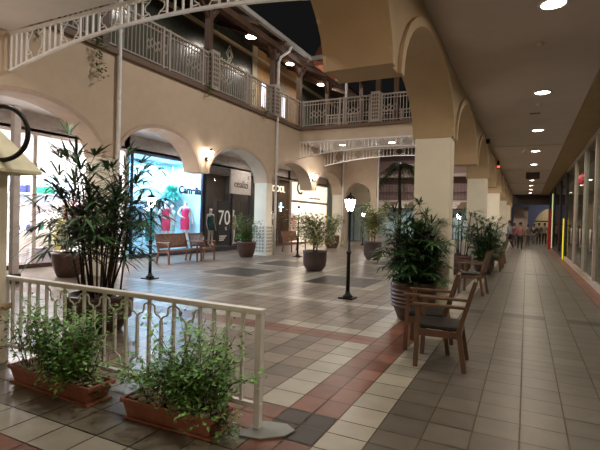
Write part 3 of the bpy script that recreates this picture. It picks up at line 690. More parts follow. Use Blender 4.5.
# palm tree in the second court
pt = thing('palm_tree', 'slim palm tree standing in the second court beyond the bridge', 'palm tree', (-8.15, 32, 0))
b = MB(); b.tube([(0, 0, 0), (.05, 0, 2.5), (-.05, 0, 4.2), (0, 0, 5.6)], [.16, .12, .1, .09], 10); b.build('trunk', cane, pt)
f = MB()
for i in range(22):
    a = 2*PI*i/22+R.uniform(-.1,.1); el = R.uniform(-.2, .9); d = V((math.cos(a)*math.cos(el), math.sin(a)*math.cos(el), math.sin(el)))
    p0 = V((0,0,5.5)); prev = p0; L = R.uniform(1.7, 2.3)
    for k in range(14):
        t_ = (k+1)/14; p = p0+d*L*t_+V((0,0,-2.2*t_*t_)); dd = (p-prev).normalized()
        s = dd.cross(V((0,0,1))).normalized()
        for sg in (-1, 1): blade(f, p, s*sg+dd*.5, .5*(1-.5*t_), .05, .8)
        f.bar(prev, p, .02); prev = p
f.build('fronds', mat('palm_tree_leaf', (.05, .075, .03), .5, island=.4), pt)
# ivy trailing over the ledge
for k, (y, x, L) in enumerate(((6.15, -9.6, .55), (7.7, -9.55, 1.05), (12.0, -9.55, .35), (15.6, -9.55, .4))):
    t = thing('trailing_ivy', ['small tuft of ivy at the upper left trellis end', 'longest ivy strand hanging below the gallery ledge near the pipe', 'short ivy wisp below the ledge at the nearer lattice pedestal', 'short ivy wisp below the ledge left of the middle drainpipe'][k], 'plant', (x, y, 5.88), group='ivy over the gallery ledge')
    f = MB(); st = MB(); st.tube([(-.1, 0, .1), (.03, 0, .03), (.05, .03, -L*.5), (.03, 0, -L)], .005, 4); st.build('stem', twig, t)
    for i in range(int(70*L)): leaflets(f, V((.05, .02, .08-L*i/(70*L)*1.0)), 2, .07, .1)
    f.build('leaves', leaf_mid, t)
# ------------------------------------------------------------ chairs (built facing +X, back at -X)
def make_chair(label, wood, w_=.56, cat='chair', name='wooden_armchair', pad=True, slats=0):
    t = thing(name, label, cat); D = .52; h = w_/2
    for s in (-1, 1):
        y = s*(h-.025)
        l = MB(); l.bar((.24, y, 0), (.22, y, .69), .05, .05); l.build('leg', wood, t, bev=.004)
        l = MB(); l.bar((-.27, y, 0), (-.2, y, .44), .05, .05); l.bar((-.2, y, .42), (-.36, y, .98), .05, .045); l.build('leg', wood, t, bev=.004)
        a = MB(); a.box((-.27, y-.035, .675), (.28, y+.035, .705)); a.build('armrest', wood, t, bev=.006)
    f = MB(); f.box((-.23, -h+.05, .36), (-.19, h-.05, .42)); f.box((.2, -h+.05, .36), (.24, h-.05, .42))
    for s in (-1, 1): f.box((-.22, s*(h-.025)-.018, .35), (.23, s*(h-.025)+.018, .42)); 
    f.build('seat_frame', wood, t)
    if pad: p = MB(); p.box((-.21, -h+.05, .42), (.25, h-.05, .475)); p.build('seat_pad', cushion, t, bev=.015)
    else:
        p = MB()
        for i in range(6): p.box((-.2+i*.075, -h+.05, .42), (-.14+i*.075, h-.05, .44))
        p.build('seat_slats', wood, t)
    def bk(z): return -.2-.16*(z-.42)/.56
    r = MB()
    for z in (.52, .93): r.bar((bk(z), -h+.045, z), (bk(z), h-.045, z), .03, .06)
    r.build('back_rails', wood, t)
    s_ = MB()
    if slats:
        for i in range(slats):
            y = -h+.08+i*(w_-.16)/(slats-1); s_.bar((bk(.53), y, .53), (bk(.92), y, .92), .055, .012, up=(1,0,0))
        s_.build('back_slats', wood, t)
    else:
        s_.bar((bk(.54), 0, .54), (bk(.91), 0, .91), w_-.12, .012, up=(1,0,0)); s_.build('sling_back', weave, t)
    return t
ch = make_chair('nearest wooden armchair with dark seat pad beside the corridor', chair_wood)
ch.location = (-.83, 5.3, 0); ch.rotation_euler = (0, 0, PI+.06); ch['group'] = 'armchairs along the column row'
G = 'armchairs along the column row'
dup(ch, (-1.08, 5.88, 0), PI+.06, 'wooden armchair directly behind the nearest one beside the ribbed pot', G)
dup(ch, (-1.05, 10.9, 0), PI-.12, 'wooden armchair facing the court just past the nearest column', G)
dup(ch, (-1.0, 16.6, 0), PI, 'wooden armchair beside the dense palm at the second column', G)
dup(ch, (-.98, 17.6, 0), PI-.05, 'wooden armchair just past the second column, nearer of its pair', G)
dup(ch, (-.98, 19.6, 0), PI-.05, 'wooden armchair farther along before the third column', G)
bn = make_chair('slatted wooden two seat bench before the cyan dress window', chair_wood2, 1.5, 'bench', 'wooden_bench', False, 22); bn.location = (-10.5, 11.8, 0); bn.rotation_euler = (0,0,.03)
b2 = make_chair('slatted wooden armchair at the far end of the two seat bench', chair_wood2, .78, 'chair', 'wooden_armchair', False, 9); b2.location = (-10.42, 13.0, 0)
b3 = make_chair('small dark bench in front of the lit white shop beyond the pier', chair_wood2, 1.5, 'bench', 'wooden_bench', False, 22); b3.location = (-9.95, 19.3, 0)
# ------------------------------------------------------------ lamp posts
lant_e = mat('lantern_glass', (1, .95, .9), emit=(1, .93, .84), estr=45)
def make_lamp(label):
    t = thing('lamp_post', label, 'street lamp', group='black lamp posts in the court')
    b = MB(); b.box((-.15, -.15, 0), (.15, .15, .03)); b.lathe([(.11, .03), (.1, .06), (.06, .09), (.05, .14)], n=14); b.build('base', black_m, t)
    p = MB(); p.lathe([(.04, .1), (.038, .9), (.052, .91), (.052, .95), (.03, .97), (.024, 1.7), (.045, 1.72), (.03, 1.74), (.06, 1.77)], n=12); p.build('pole', black_m, t)
    g = MB(); g.lathe([(.065, 1.78), (.115, 2.0)], n=6, smooth=False); g.build('lantern_glass', lant_e, t)
    c = MB(); c.lathe([(.13, 2.0), (.125, 2.02), (.06, 2.08), (.02, 2.1), (.02, 2.13), (.005, 2.15)], n=6, smooth=False)
    for j in range(6): a = 2*PI*j/6; c.bar((.068*math.cos(a), .068*math.sin(a), 1.77), (.12*math.cos(a), .12*math.sin(a), 2.01), .01)
    c.build('lantern_cap', black_m, t)
    return t
lp = make_lamp('nearest black lamp post lit in the middle of the court')
LP = [((-3.2, 8.62), ''), ((-8.32, 8.35), 'black lamp post in front of the cyan dress window'), ((-3.05, 23.9), 'small lit lamp post seen between the first and second columns'), ((-8.4, 16.6), 'black lamp post half hidden by the central court tree'), ((-9.2, 27.2), 'small lit lamp post behind the tree right of the central lamp')]
for k, ((x, y), l) in enumerate(LP):
    if k == 0: lp.location = (x, y, 0)
    else: dup(lp, (x, y, 0), 0, l)
# ------------------------------------------------------------ wall lanterns
lant_s = mat('wall_lantern_glass', (1, .95, .9), emit=(1, .86, .72), estr=110)
def make_sconce(label):
    t = thing('wall_lantern', label, 'wall light', group='wall lanterns on the left wall')
    b = MB(); b.lathe([(.06, -.12), (.06, -.06), (.02, -.04)], (.04, 0, 0), 10); b.tube([(0, 0, -.1), (.1, 0, -.2), (.22, 0, -.16), (.22, 0, -.06)], .012, 6); b.build('bracket', black_m, t)
    g = MB(); g.lathe([(.05, -.05), (.085, .13)], (.22, 0, 0), 6, smooth=False); g.build('lantern_glass', lant_s, t)
    c = MB(); c.lathe([(.1, .13), (.04, .2), (.005, .24)], (.22, 0, 0), 6, smooth=False); c.build('lantern_cap', black_m, t)
    return t
sc = make_sconce('lit wall lantern on the first hanging support left of the middle pier'); sc.location = (-9.69, 12.15, 3.62)
dup(sc, (-9.69, 20.5, 3.62), 0, 'lit wall lantern below the far bridge')
point('sconce_light', (-9.3, 4.1, 3.66), 24, (1, .86, .72), .05)
# ------------------------------------------------------------ white fence
fe = thing('white_fence', 'white painted metal fence with curled motifs behind the planters', 'fence', (-4.98, 2.9, 0), group=None)
L = 3.24
r = MB(); r.box((0, -.035, .87), (L, .035, .91)); r.build('top_rail', white_m, fe, bev=.004)
r = MB(); r.box((0, -.02, .16), (L, .02, .195)); r.build('bottom_rail', white_m, fe)
for x in (.0, L-.06): p = MB(); p.box((x+.005, -.025, 0), (x+.055, .025, .872)); p.build('post', white_m, fe)
b = MB(); g = MB(); s_ = .138; i = 0; x = .16
def chal(mb, x, top, sg):
    pr = [(-.13, .0), (-.122, .035), (-.09, .045), (-.075, .06), (-.074, .1), (-.06, .125), (-.025, .135), (-.004, .16), (0, .19)]
    for m_ in (-1, 1): mb.tube([(x+m_*a*-1, 0, top-sg*b_) for a, b_ in pr], .0085, 6)
while x < L-.12:
    b = MB(); g = MB()
    if x < .85 or x > 2.75: b.box((x-.012, -.012, .19), (x+.012, .012, .875))
    else:
        if i % 2 == 0: b.box((x-.012, -.012, .19), (x+.012, .012, .875))
        else:
            b.box((x-.012, -.012, .37), (x+.012, .012, .70)); chal(g, x, .87, 1); g.build('curled_motif', white_m, fe); g = MB(); chal(g, x, .2, -1); g.build('curled_motif', white_m, fe)
    b.build('bar', white_m, fe)

    if x >= .85-s_: i += 1
    x += s_

p = MB(); p.add([(-.02+x_, y_, z_) for z_ in (0, .012) for x_, y_ in ((-.1,-.17),(.06,-.14),(.19,-.02),(.22,.1),(.12,.16),(.0,.14),(-.1,.1))], [tuple(reversed(range(7))), tuple(range(7, 14))]+[(i, (i+1) % 7, 7+(i+1) % 7, 7+i) for i in range(7)])
o = p.build('base_plate', mat('zinc_plate', (.27, .28, .26), .5, metal=.3)); o.location = (-1.7, 2.9, .002); tag(o, 'grey metal plate on the floor under the fence end post', 'plate')
# ------------------------------------------------------------ planters
def planter(label, loc, L, rz, dens, seed, bias=0):
    global R
    R = random.Random(seed)
    t = thing('planter_box', label, 'planter', loc, rz, group='terracotta planter boxes'); W = .26; H = .165
    b = MB(); x, y = L/2, W/2
    def ring(f, z): return [(-x*f, -y*(2*f-1) if False else -y*f*f, z), (x*f, -y*f*f, z), (x*f, y*f*f, z), (-x*f, y*f*f, z)]
    rs = [ring(.9, .02), ring(.97, H-.035), ring(1.02, H-.035), ring(1.02, H), ring(.95, H), ring(.94, H-.05)]
    vs = sum(rs, []); fs = [(3, 2, 1, 0)]
    for i in range(5):
        for j in range(4): fs.append((i*4+j, i*4+(j+1) % 4, i*4+4+(j+1) % 4, i*4+4+j))
    fs.append((20, 21, 22, 23)); b.add(vs, fs); b.build('box', terra, t, bev=.012)
    b = MB(); b.box((-x*.97, -y*.95, 0), (x*.97, y*.95, .018)); b.build('saucer', terra, t, bev=.005)
    s_ = MB(); s_.box((-x*.92, -y*.84, H-.06), (x*.92, y*.84, H-.035)); s_.build('soil', soil, t)
    p = MB()
    for i in range(170):
        q = R.uniform(.014, .027); p.lathe([(.001, -q*.6), (q, -q*.1), (q*.8, q*.4), (.001, q*.6)], (R.uniform(-x*.88, x*.88), R.uniform(-y*.75, y*.75), H-.015+R.uniform(0, .02)), 6, cap=False)
    tag(p.build('pebbles', pebble, t), kind='stuff')
    st = MB(); f = MB()
    for i in range(dens):
        bx = (R.uniform(-x*.8, x*.85) if i % 3 else x*.45) if not bias else (x*(-.8+1.7*R.random()**.6)); by = R.uniform(-y*.6, y*.6); base = V((bx, by, H-.04))
        a = R.uniform(0, 2*PI); out = R.uniform(.08, .4); hh = R.uniform(.2, .7)*((1 if abs(bx-x*.3) < .3 else .8) if not bias else (1 if bx > 0 else .55))
        if i % 6 == 0: out = R.uniform(.12, .3); hh = R.uniform(-.02, .2)
        e = base+V((math.cos(a)*out*1.1, math.sin(a)*out*.6-(.05 if i % 6 else .1), hh)); mid = base.lerp(e, .5)+V((0,0,.1))
        if i % 6 == 0: mid = base+(e-base)*.6+V((0,0,.12)); e.z -= .05
        st.tube([base, mid, e], [.005, .0035, .002], 4)
        for k in range(6): leaflets(f, base.lerp(mid, .65+.15*k) if k < 3 else mid.lerp(e, (k-2)/3), 11, .045, .046)
    st.build('stems', twig, t); f.build('foliage', leaf_bright, t)
    return t
planter('terracotta planter box at the left with dense drooping green plants', (-3.72, 2.66, 0), 1.14, -.03, 80, 5)
planter('terracotta planter box at the fence end with pebbles and tall green shrub', (-2.37, 2.67, 0), .86, .04, 66, 9, 1)
R = random.Random(12)
tf = thing('trailing_plant', 'bright green tuft trailing onto the floor beside the fence end', 'plant', (-1.93, 2.66, 0))
f = MB(); st = MB()
for i in range(46):
    a = R.uniform(0, 2*PI); e = V((math.cos(a)*R.uniform(.03,.16), math.sin(a)*.1*R.random(), R.uniform(.02, .22))); st.tube([(-.03, 0, .1), e*.6+V((0,0,.08)), e], .002, 4); leaflets(f, e, 7, .03, .03)
st.build('stems', twig, tf); f.build('foliage', leaf_bright, tf)
# ------------------------------------------------------------ kiosk at the far left
ki = thing('kiosk_booth', 'beige booth with rounded counter edge at the left picture edge', 'kiosk', (-5.45, 2.4, 0))
k_ = MB(); k_.box((-.52, -.5, 0), (.6, .45, 1.98)); k_.build('booth_body', wall_cream, ki, bev=.01)
k_ = MB(); k_.tube([(-.55, -.55, .6), (.6, -.55, .6), (.6, .5, .6)], .035, 8); k_.build('counter_edge', mat('counter_wood', (.6, .42, .25), .4), ki)
k_ = MB(); A = V((0, -.2, 3.28)); c4 = [V((-.9,-1,2.01)), V((.93,-1,2.01)), V((.93,.6,2.01)), V((-.9,.6,2.01))]
k_.add(c4+[A]+[c-V((0,0,.03)) for c in c4], [(0,1,4),(1,2,4),(2,3,4),(3,0,4),(8,7,6,5),(0,5,6,1),(1,6,7,2),(2,7,8,3),(3,8,5,0)]); k_.build('canopy', mat('canopy_cream', (.72, .68, .48), .7), ki)
rg = MB(); rg.tube([(.26*math.cos(t*2*PI/40), .0, .26*math.sin(t*2*PI/40)) for t in range(40)], .024, 8, closed=True)
rg.tube([(-.26, .0, 0), (-.26, .25, .0)], .015, 6)
o = rg.build('ring_sign', black_m); o.location = (-4.58, 2.62, 2.35); o.rotation_euler = (0, 0, .45); tag(o, 'thick black ring hanging in front of the cream canopy', 'ring')
# glazed partition post beside the bright shop
gp = thing('partition_post', 'pale steel post with dark bronze foot left of the bright shop', 'post', (-10.05, 6.05, 0))
k_ = MB(); k_.box((-.07, -.07, .18), (.07, .07, 3.9)); k_.build('post', steel, gp); k_ = MB(); k_.box((-.1, -.1, 0), (.1, .1, .22)); k_.build('foot', bronze, gp)
# ------------------------------------------------------------ mannequins and figures (skin bodies)
def skin_body(name, pts, edges, m, parent, rad, sub=2):
    me = bpy.data.meshes.new(name); me.from_pydata(pts, edges, []); me.materials.append(m)
    o = bpy.data.objects.new(name, me); COL.objects.link(o); o.parent = parent
    sk = o.modifiers.new('skin', 'SKIN'); sk.use_smooth_shade = True
    if not me.skin_vertices: me.skin_vertices.new()
    for i, r in enumerate(rad): me.skin_vertices[0].data[i].radius = (r if isinstance(r, tuple) else (r, r))
    me.skin_vertices[0].data[0].use_root = True
    s = o.modifiers.new('sub', 'SUBSURF'); s.levels = sub; s.render_levels = sub
    return o
def figure(t, H, m_skin, pose, top=None, legs=None, hair=None, dress=None, shoes=None, fingers=True):
    """pose: dict of joint offsets at H=1; figure faces +X"""
    P = dict(pel=(0,0,.53), wai=(0,0,.61), che=(.005,0,.74), nec=(0,0,.83), hb=(.01,0,.875), ht=(.01,0,.96),
             ls=(0,.105,.80), le=(-.02,.135,.63), lw=(.03,.14,.49), lh=(.05,.14,.43), rs=(0,-.105,.80), re=(-.02,-.135,.63), rw=(.03,-.14,.49), rh=(.05,-.14,.43),
             lp=(0,.05,.5), lk=(.015,.055,.28), la=(0,.06,.045), lt=(.1,.065,.015), rp=(0,-.05,.5), rk=(.015,-.055,.28), ra=(0,-.06,.045), rt=(.1,-.065,.015))
    P.update(pose)
    rad = dict(pel=(.075,.055), wai=(.065,.045), che=(.08,.055), nec=.03, hb=.042, ht=.045, ls=.033, le=.023, lw=.015, lh=.02, rs=.033, re=.023, rw=.015, rh=.02,
               lp=.05, lk=.033, la=.02, lt=.017, rp=.05, rk=.033, ra=.02, rt=.017)
    names = list(P); idx = {n: i for i, n in enumerate(names)}
    pts = [tuple(c*H for c in P[n]) for n in names]; rr = [tuple(c*H for c in rad[n]) if isinstance(rad[n], tuple) else rad[n]*H for n in names]
    E = [('pel','wai'),('wai','che'),('che','nec'),('nec','hb'),('hb','ht'),('che','ls'),('ls','le'),('le','lw'),('lw','lh'),('che','rs'),('rs','re'),('re','rw'),('rw','rh'),('pel','lp'),('lp','lk'),('lk','la'),('la','lt'),('pel','rp'),('rp','rk'),('rk','ra'),('ra','rt')]
    ed = [(idx[a], idx[b]) for a, b in E]
    if fingers:
        for hn, wn in (('lh','lw'),('rh','rw')):
            h = V(P[hn]); d = (h-V(P[wn])).normalized(); s_ = V((1,0,0)) if abs(d.x) < .8 else V((0,1,0))
            for q in (-1.5, -.5, .5, 1.5):
                b = len(pts); pts.append(tuple((h+d*.022+s_*q*.009)*H)); rr.append(.0052*H); pts.append(tuple((h+d*(.05-.004*abs(q))+s_*q*.011+V((.006,0,0)))*H)); rr.append(.0045*H); ed += [(idx[hn], b), (b, b+1)]
            b = len(pts); pts.append(tuple((h+d*.012+V((.022,0,0)))*H)); rr.append(.0055*H); ed.append((idx[hn], b))
    skin_body('body', pts, ed, m_skin, t, rr)
    fc = MB(); hx, hy, hz = [c*H for c in P['ht']]
    fc.lathe([(.001, -.03*H), (.012*H, -.02*H), (.004*H, .015*H)], (hx+.043*H, hy, hz-.035*H), 6, cap=False)
    for s in (-1, 1): fc.lathe([(.001, -.006*H), (.007*H, 0), (.001, .006*H)], (hx+.04*H, hy+s*.017*H, hz-.012*H), 6, cap=False); fc.lathe([(.001, -.02*H), (.009*H, 0), (.001, .018*H)], (hx, hy+s*.045*H, hz-.025*H), 6, cap=False)
    fc.build('face', m_skin, t)
    def shell(nm, keys, edges2, m, k):
        ps = [tuple(c*H for c in P[n]) for n in keys]; rr2 = []
        for n in keys:
            r = rad[n]; rr2.append(tuple(c*H*k for c in r) if isinstance(r, tuple) else r*H*k)
        skin_body(nm, ps, [(keys.index(a), keys.index(b)) for a, b in edges2], m, t, rr2)
    if top: shell('shirt', ['wai','che','ls','le','rs','re','pel'], [('pel','wai'),('wai','che'),('che','ls'),('ls','le'),('che','rs'),('rs','re')], top, 1.18)
    if legs: shell('trousers', ['pel','lp','lk','la','rp','rk','ra'], [('pel','lp'),('lp','lk'),('lk','la'),('pel','rp'),('rp','rk'),('rk','ra')], legs, 1.22)
    if hair:
        h = MB(); h.lathe([(.048*H, -.03*H), (.054*H, .0), (.048*H, .03*H), (.03*H, .05*H), (.001, .056*H)], (hx-.012*H, hy, hz), 12, cap=False); h.build('hair', hair, t)
    if dress:
        z0, m = dress; d = MB(); d.lathe([(.095*H, z0*H), (.09*H, (z0+.05)*H), (.098*H, .52*H), (.07*H, .62*H), (.086*H, .73*H), (.07*H, .785*H), (.05*H, .79*H)], (0, 0, 0), 20, sx=.95, sy=1.12, cap=False)
        for s in (-1, 1): d.bar((.03*H, s*.05*H, .775*H), (-.01*H, s*.055*H, .83*H), .012)
        d.build('dress', m, t)
    return t
mq = mat('mannequin_white', (.8, .72, .68), .35, var=.03)
dr = {n: mat('dress_'+n, c, .7) for n, c in dict(crimson=(.75, .03, .14), teal=(.02, .3, .3), aqua=(.3, .65, .68), dark_teal=(.005, .09, .085), nude=(.3, .22, .14)).items()}
ARMS = dict(le=(.0,.16,.64), lw=(.05,.16,.52), lh=(.07,.15,.47), re=(-.03,-.17,.66), rw=(.07,-.15,.6), rh=(.09,-.11,.58))
for k, (x, y, z, H, c, l, z0) in enumerate((
    (-13.3, 13.3, .4, 1.75, 'teal', 'mannequin in a long teal dress, leftmost in the cyan window', .08),
    (-13.1, 13.95, .4, 1.85, 'crimson', 'mannequin in a crimson dress, left one of the two', .3),
    (-13.4, 14.6, .4, 1.7, 'aqua', 'mannequin in a pale aqua dress between the two crimson ones', .3),
    (-13.1, 15.1, .42, 1.88, 'crimson', 'mannequin in a crimson dress nearest the navy window frame', .3),
    (-13.1, 16.85, .22, 1.8, 'dark_teal', 'mannequin in a dark teal slip dress in the dark shop window', .4),
    (-13.2, 18.75, .22, 1.78, 'nude', 'mannequin in a brown patterned dress behind the potted shrub', .42),
    (-13.2, 22.8, .1, 1.85, 'nude', 'mannequin standing in the dark brown shop doorway', .5))):
    t = thing('mannequin', l, 'mannequin', (x, y, z), -.3+.15*(k % 3), group='shop window mannequins')
    b = MB(); b.lathe([(.2, -z), (.2, -z+.03), (.03, -z+.035), (.02, .03)], n=20); b.build('stand', steel, t)
    figure(t, H, mq, ARMS if k % 2 else {}, dress=(z0, dr[c]), fingers=True)
# ------------------------------------------------------------ contents of the cyan and bright shops
def cloth(t, p, w_, h_, m, rz=0, thick=.06):
    c = MB(); x, y, z = p; n = 6; vs = []; fs = []
    for s in (-1, 1):
        for i in range(n+1):
            u = -w_/2+w_*i/n; o_ = s*thick/2+.012*math.sin(i*2.3+s); sh = .06 if i in (0, n) else 0
            vs += [(x+u, y+o_, z-h_), (x+u*.85, y+o_*.8, z-sh)]
    for s in (0, 1):
        for i in range(n):
            a = s*2*(n+1)+2*i; q = (a, a+2, a+3, a+1); fs.append(q if s == 0 else tuple(reversed(q)))
    for i in range(n): a = 2*i; b_ = 2*(n+1)+2*i; fs.append((a+1, a+3, b_+3, b_+1))
    c.add(vs, fs); c.bar((x, y, z-.02), (x, y, z+.05), .012); c.build('garment', m, t)
pal_c = [mat('cloth_'+n, c, .8) for n, c in (('pink', (.75, .4, .6)), ('pale_blue', (.5, .7, .9)), ('white', (.85, .85, .88)), ('aqua', (.25, .6, .65)), ('lilac', (.6, .5, .75)), ('navy', (.04, .06, .2)), ('green', (.03, .45, .25)), ('peach', (.85, .55, .4)))]
def rack(label, loc, L, h, cols, rz, gh=1.15, group=None):
    t = thing('garment_rack', label, 'clothes rack', loc, rz, group=group)
    r = MB(); r.tube([(0, -L/2, 0), (0, -L/2, h), (0, L/2, h), (0, L/2, 0)], .015, 6); r.bar((-.2, -L/2, .01), (.2, -L/2, .01), .03); r.bar((-.2, L/2, .01), (.2, L/2, .01), .03); r.build('rack_frame', steel, t)
    for i, c in enumerate(cols): cloth(t, (0, -L/2+.1+(L-.2)*i/(len(cols)-1), h-.06), .42, gh*(.85+.1*(i % 3)), pal_c[c], 0)
    return t
rack('rack of pink and pale blue clothes at the left of the cyan window', (-13.4, 12.4, .02), 1.2, 2.0, [0, 4, 1, 2, 1, 3, 2, 3, 1, 2], 0)
hb = thing('leafy_ball_decoration', 'round aqua leafy decoration hanging in the cyan dress window', 'decoration', (-13.7, 14.95, 2.55))
f = MB()
for i in range(380):
    a = R.uniform(0, 2*PI); e = R.uniform(-.6, 1.4); d = V((math.cos(a)*math.cos(e), math.sin(a)*math.cos(e), math.sin(e))); blade(f, V((0,0,0)), V((d.x, d.y*1.3, d.z)), R.uniform(.3, .6), .1, .3)
f.build('leaves', mat('aqua_leaves', (.05, .5, .42), .6, island=.3), hb)
f = MB(); f.tube([(0,0,0), (0,0,1.24)], .008, 5); f.build('cord', steel, hb)
wr = thing('wall_rail', 'white display rail on the pale blue back wall', 'rail', (-14.0, 14.0, 2.1)); f = MB(); f.tube([(0,-1.2,0),(0,1.3,0)], .02, 6); f.box((-.2,-1.2,.05),(.15,1.3,.08)); f.build('rail', white_m, wr)
G2 = 'clothes racks in the bright shop'
rack('rack of white and peach clothes beside the palm in the bright shop', (-13.4, 9.9, .02), 1.1, 1.95, [2, 7, 2, 7, 0, 2, 7, 2], 0, group=G2)
rack('rack of peach and red clothes at the right of the bright shop', (-13.7, 11.0, .02), .6, 2.0, [7, 5, 7, 2], 0, group=G2)
sh = thing('wall_shelf', 'pale blue back panel with shelf in the bright shop', 'shelf', (-15.4, 9.9, 2.2)); f = MB(); f.box((-.08, -1.2, -.4), (-.03, 1.6, .75)); f.build('back_panel', mat('pale_blue_panel', (.55, .68, .85), .5), sh); f = MB(); f.box((-.05, -1.2, -.02), (.3, 1.6, .02)); f.build('shelf_board', white_w, sh)
for k, (y, c, w_, h_) in enumerate(((9.1, 5, .16, .35), (9.35, 5, .2, .32), (9.6, 5, .12, .36), (10.0, 6, .22, .3), (10.3, 6, .2, .34), (10.55, 3, .15, .3))):
    b = MB(); b.box((-15.3, y-w_/2, 2.222), (-15.1, y+w_/2, 2.222+h_*.75)); b.tube([(-15.2, y-w_*.3, 2.22+h_*.7), (-15.2, y, 2.25+h_), (-15.2, y+w_*.3, 2.22+h_*.7)], .012, 6)
    tag(b.build('handbag', pal_c[c]), ['navy handbag, leftmost on the pale blue shelf', 'wide navy handbag, second on the shelf', 'small navy handbag next to the green ones', 'green handbag, first of the two green ones', 'green handbag, second of the two green ones', 'aqua handbag at the right end of the shelf'][k], 'bag', 'handbags on the bright shop shelf')
tb = thing('display_counter', 'white display counter with rounded top in the bright shop', 'counter', (-13.9, 8.9, .012)); f = MB(); f.box((-.35, -.9, 0), (.35, .7, .98)); f.build('counter_body', white_w, tb, bev=.05)
gb = MB(); gb.box((-13.3, 8.35, .02), (-12.9, 8.95, .52)); tag(gb.build('display_cube', mat('grey_cube', (.35, .33, .36), .5), bev=.02), 'grey cube standing on the bright shop floor', 'plinth')
for k, (y, c) in enumerate(((8.4, 5), (8.75, 5), (9.15, 6), (9.4, 7))):
    b = MB(); b.lathe([(.07, 0), (.09, .05), (.06, .16), (.02, .2)], (-13.8, y, 1.0), 10); tag(b.build('vase', pal_c[c]), ['navy vase, leftmost on the white counter', 'second navy vase on the white counter', 'green vase on the white counter', 'peach vase at the right end of the white counter'][k], 'vase', 'small items on the white counter')
gd = thing('dress_form', 'dress form wearing a pale yellow dress in the bright shop', 'mannequin', (-12.95, 9.2, .02)); f = MB(); f.lathe([(.17, .4), (.2, .8), (.13, 1.05), (.17, 1.25), (.06, 1.35), (.04, 1.4)], n=16); f.build('torso', mat('yellow_cloth', (.7, .6, .2), .7), gd); f = MB(); f.lathe([(.16, 0), (.16, .02), (.015, .03), (.015, .4)], n=12); f.build('stand', steel, gd)
t = rack('rack of flowered pink dresses in the lit white shop', (-13.4, 25.1, .02), 1.6, 1.9, [0, 2, 7, 0, 2, 0, 7, 2], 0)
# ------------------------------------------------------------ people near the corridor end
sk1 = mat('skin_brown', (.3, .17, .11), .5); hair_m = mat('hair_black', (.015, .012, .01), .6)
def person(label, loc, rz, H, top, legs, pose):
    t = thing('person', label, 'person', loc, rz); figure(t, H, sk1, pose, top=mat('cloth_'+top[0], top[1], .8), legs=mat('cloth_'+legs[0], legs[1], .8), hair=hair_m); return t
WALK = dict(lk=(.07,.055,.28), la=(.1,.06,.05), lt=(.19,.065,.02), rk=(-.03,-.055,.28), ra=(-.13,-.06,.07), rt=(-.05,-.065,.02), le=(-.06,.14,.64), lw=(-.02,.15,.5), lh=(0,.15,.45))
STAND = {}
CARRY = dict(re=(-.02,-.14,.64), rw=(.11,-.13,.62), rh=(.15,-.12,.62))
SIT = dict(lk=(.24,.07,.5-.24+.02), la=(.24,.07,.045), lt=(.33,.07,.015), rk=(.24,-.07,.28), ra=(.24,-.07,.045), rt=(.33,-.07,.015))
person('person in a light blue shirt and dark trousers holding a white bag', (-.92, 30.6, 0), PI*.9, 1.78, ('blue_shirt', (.22, .3, .38)), ('black_trousers', (.02, .02, .025)), {**WALK, **CARRY})
bg = MB(); bg.box((-.12, -.05, 0), (.12, .05, .3)); bg.tube([(-.06, 0, .3), (0, 0, .4), (.06, 0, .3)], .008, 6); o = bg.build('carrier_bag', white_m); o.location = (-1.17, 30.72, .84); tag(o, 'white carrier bag held by the person in the blue shirt', 'bag')
person('person in a pinkish top and black trousers walking away', (-.32, 30.3, 0), PI/2, 1.68, ('rose_top', (.34, .14, .13)), ('black_trousers', (.02, .02, .025)), WALK)
person('person in a dark red top standing at the pinkish end panel', (-.75, 34.6, 0), 1.2, 1.65, ('wine_top', (.18, .05, .06)), ('brown_trousers', (.08, .06, .05)), {})
person('person in grey standing right of the rose topped person', (.1, 35.5, 0), 2.4, 1.55, ('grey_top', (.16, .14, .14)), ('grey_trousers', (.12, .1, .09)), {})
person('person in dark clothes standing before the arched end window', (.85, 38.4, 0), 1.8, 1.7, ('dark_green_top', (.05, .07, .06)), ('black_trousers', (.02, .02, .025)), {})
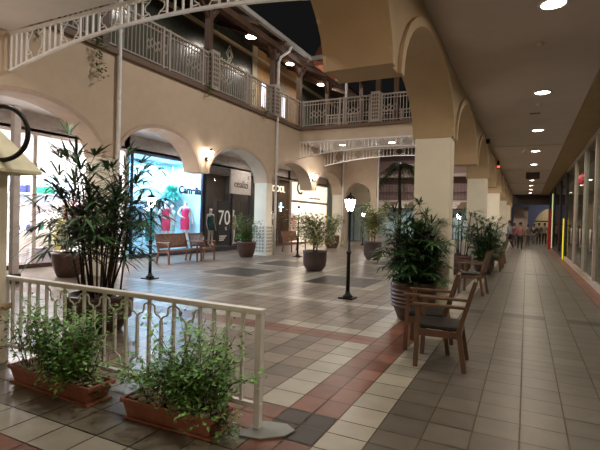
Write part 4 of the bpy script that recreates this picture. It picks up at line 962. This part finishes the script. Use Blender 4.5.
person('person in a pale brown top beside the red banner', (1.25, 39.5, 0), 1.5, 1.7, ('beige_top', (.26, .2, .17)), ('black_trousers', (.02, .02, .025)), {})
person('person in black between the two at the corridor end', (.5, 37.5, 0), 4.4, 1.62, ('black_top', (.03, .03, .03)), ('grey_trousers', (.12, .1, .09)), WALK)
# ------------------------------------------------------------ small ceiling fittings in the corridor
def fit(name, label, cat, loc, mb, m): o = mb.build(name, m); o.location = loc; return tag(o, label, cat)
for k, (x, y) in enumerate(((.1, 4.6+2.6), (.15, 10.8))):
    m = MB(); m.lathe([(.05, 0), (.045, -.02), (.02, -.03), (.02, -.045)], n=12); fit('smoke_detector', 'small round smoke detector on the corridor ceiling, %s' % ['nearer one', 'farther one'][k], 'detector', (x, y, 4.149), m, ceil_w)
m = MB(); m.box((-.11, -.04, -.01), (.11, .04, 0)); fit('air_slot', 'dark slot vent between the second and third downlights', 'vent', (.1, 11.7, 4.149), m, trim_brown)
m = MB(); m.box((-.3, -.04, -.36), (.3, .04, -.04)); m.bar((-.2, 0, -.04), (-.2, 0, 0), .02); m.bar((.2, 0, -.04), (.2, 0, 0), .02); fit('hanging_sign', 'dark square sign hanging from the corridor ceiling', 'sign', (.2, 24.6, 4.149), m, mat('dull_red_brown', (.09, .05, .04), .6))
m = MB(); m.box((0, -.06, -.1), (.08, .06, .1)); al = thing('alarm_light', 'small red alarm light on the column row wall', 'alarm light', (-1.12, 19.75, 4.0)); m.build('housing', black_m, al); m = MB(); m.lathe([(.05, -.16), (.05, -.1)], (.05, 0, 0), 10); m.build('lamp', mat('red_lit', (.8, .05, .02), emit=(1, .08, .03), estr=3), al)
m = MB(); m.box((0, -.08, -.05), (.1, .08, .08)); fit('speaker', 'small dark speaker on the wall above the second arch', 'speaker', (-1.12, 14.2, 3.95), m, black_m)
m = MB(); m.lathe([(.001, -.06), (.05, -.03), (.05, 0)], n=10, cap=False); m.bar((0, 0, -.02), (-.1, .05, -.1), .05); fit('ceiling_camera', 'small white camera beside the fourth corridor downlight', 'camera', (-.12, 17.2, 4.149), m, white_m)
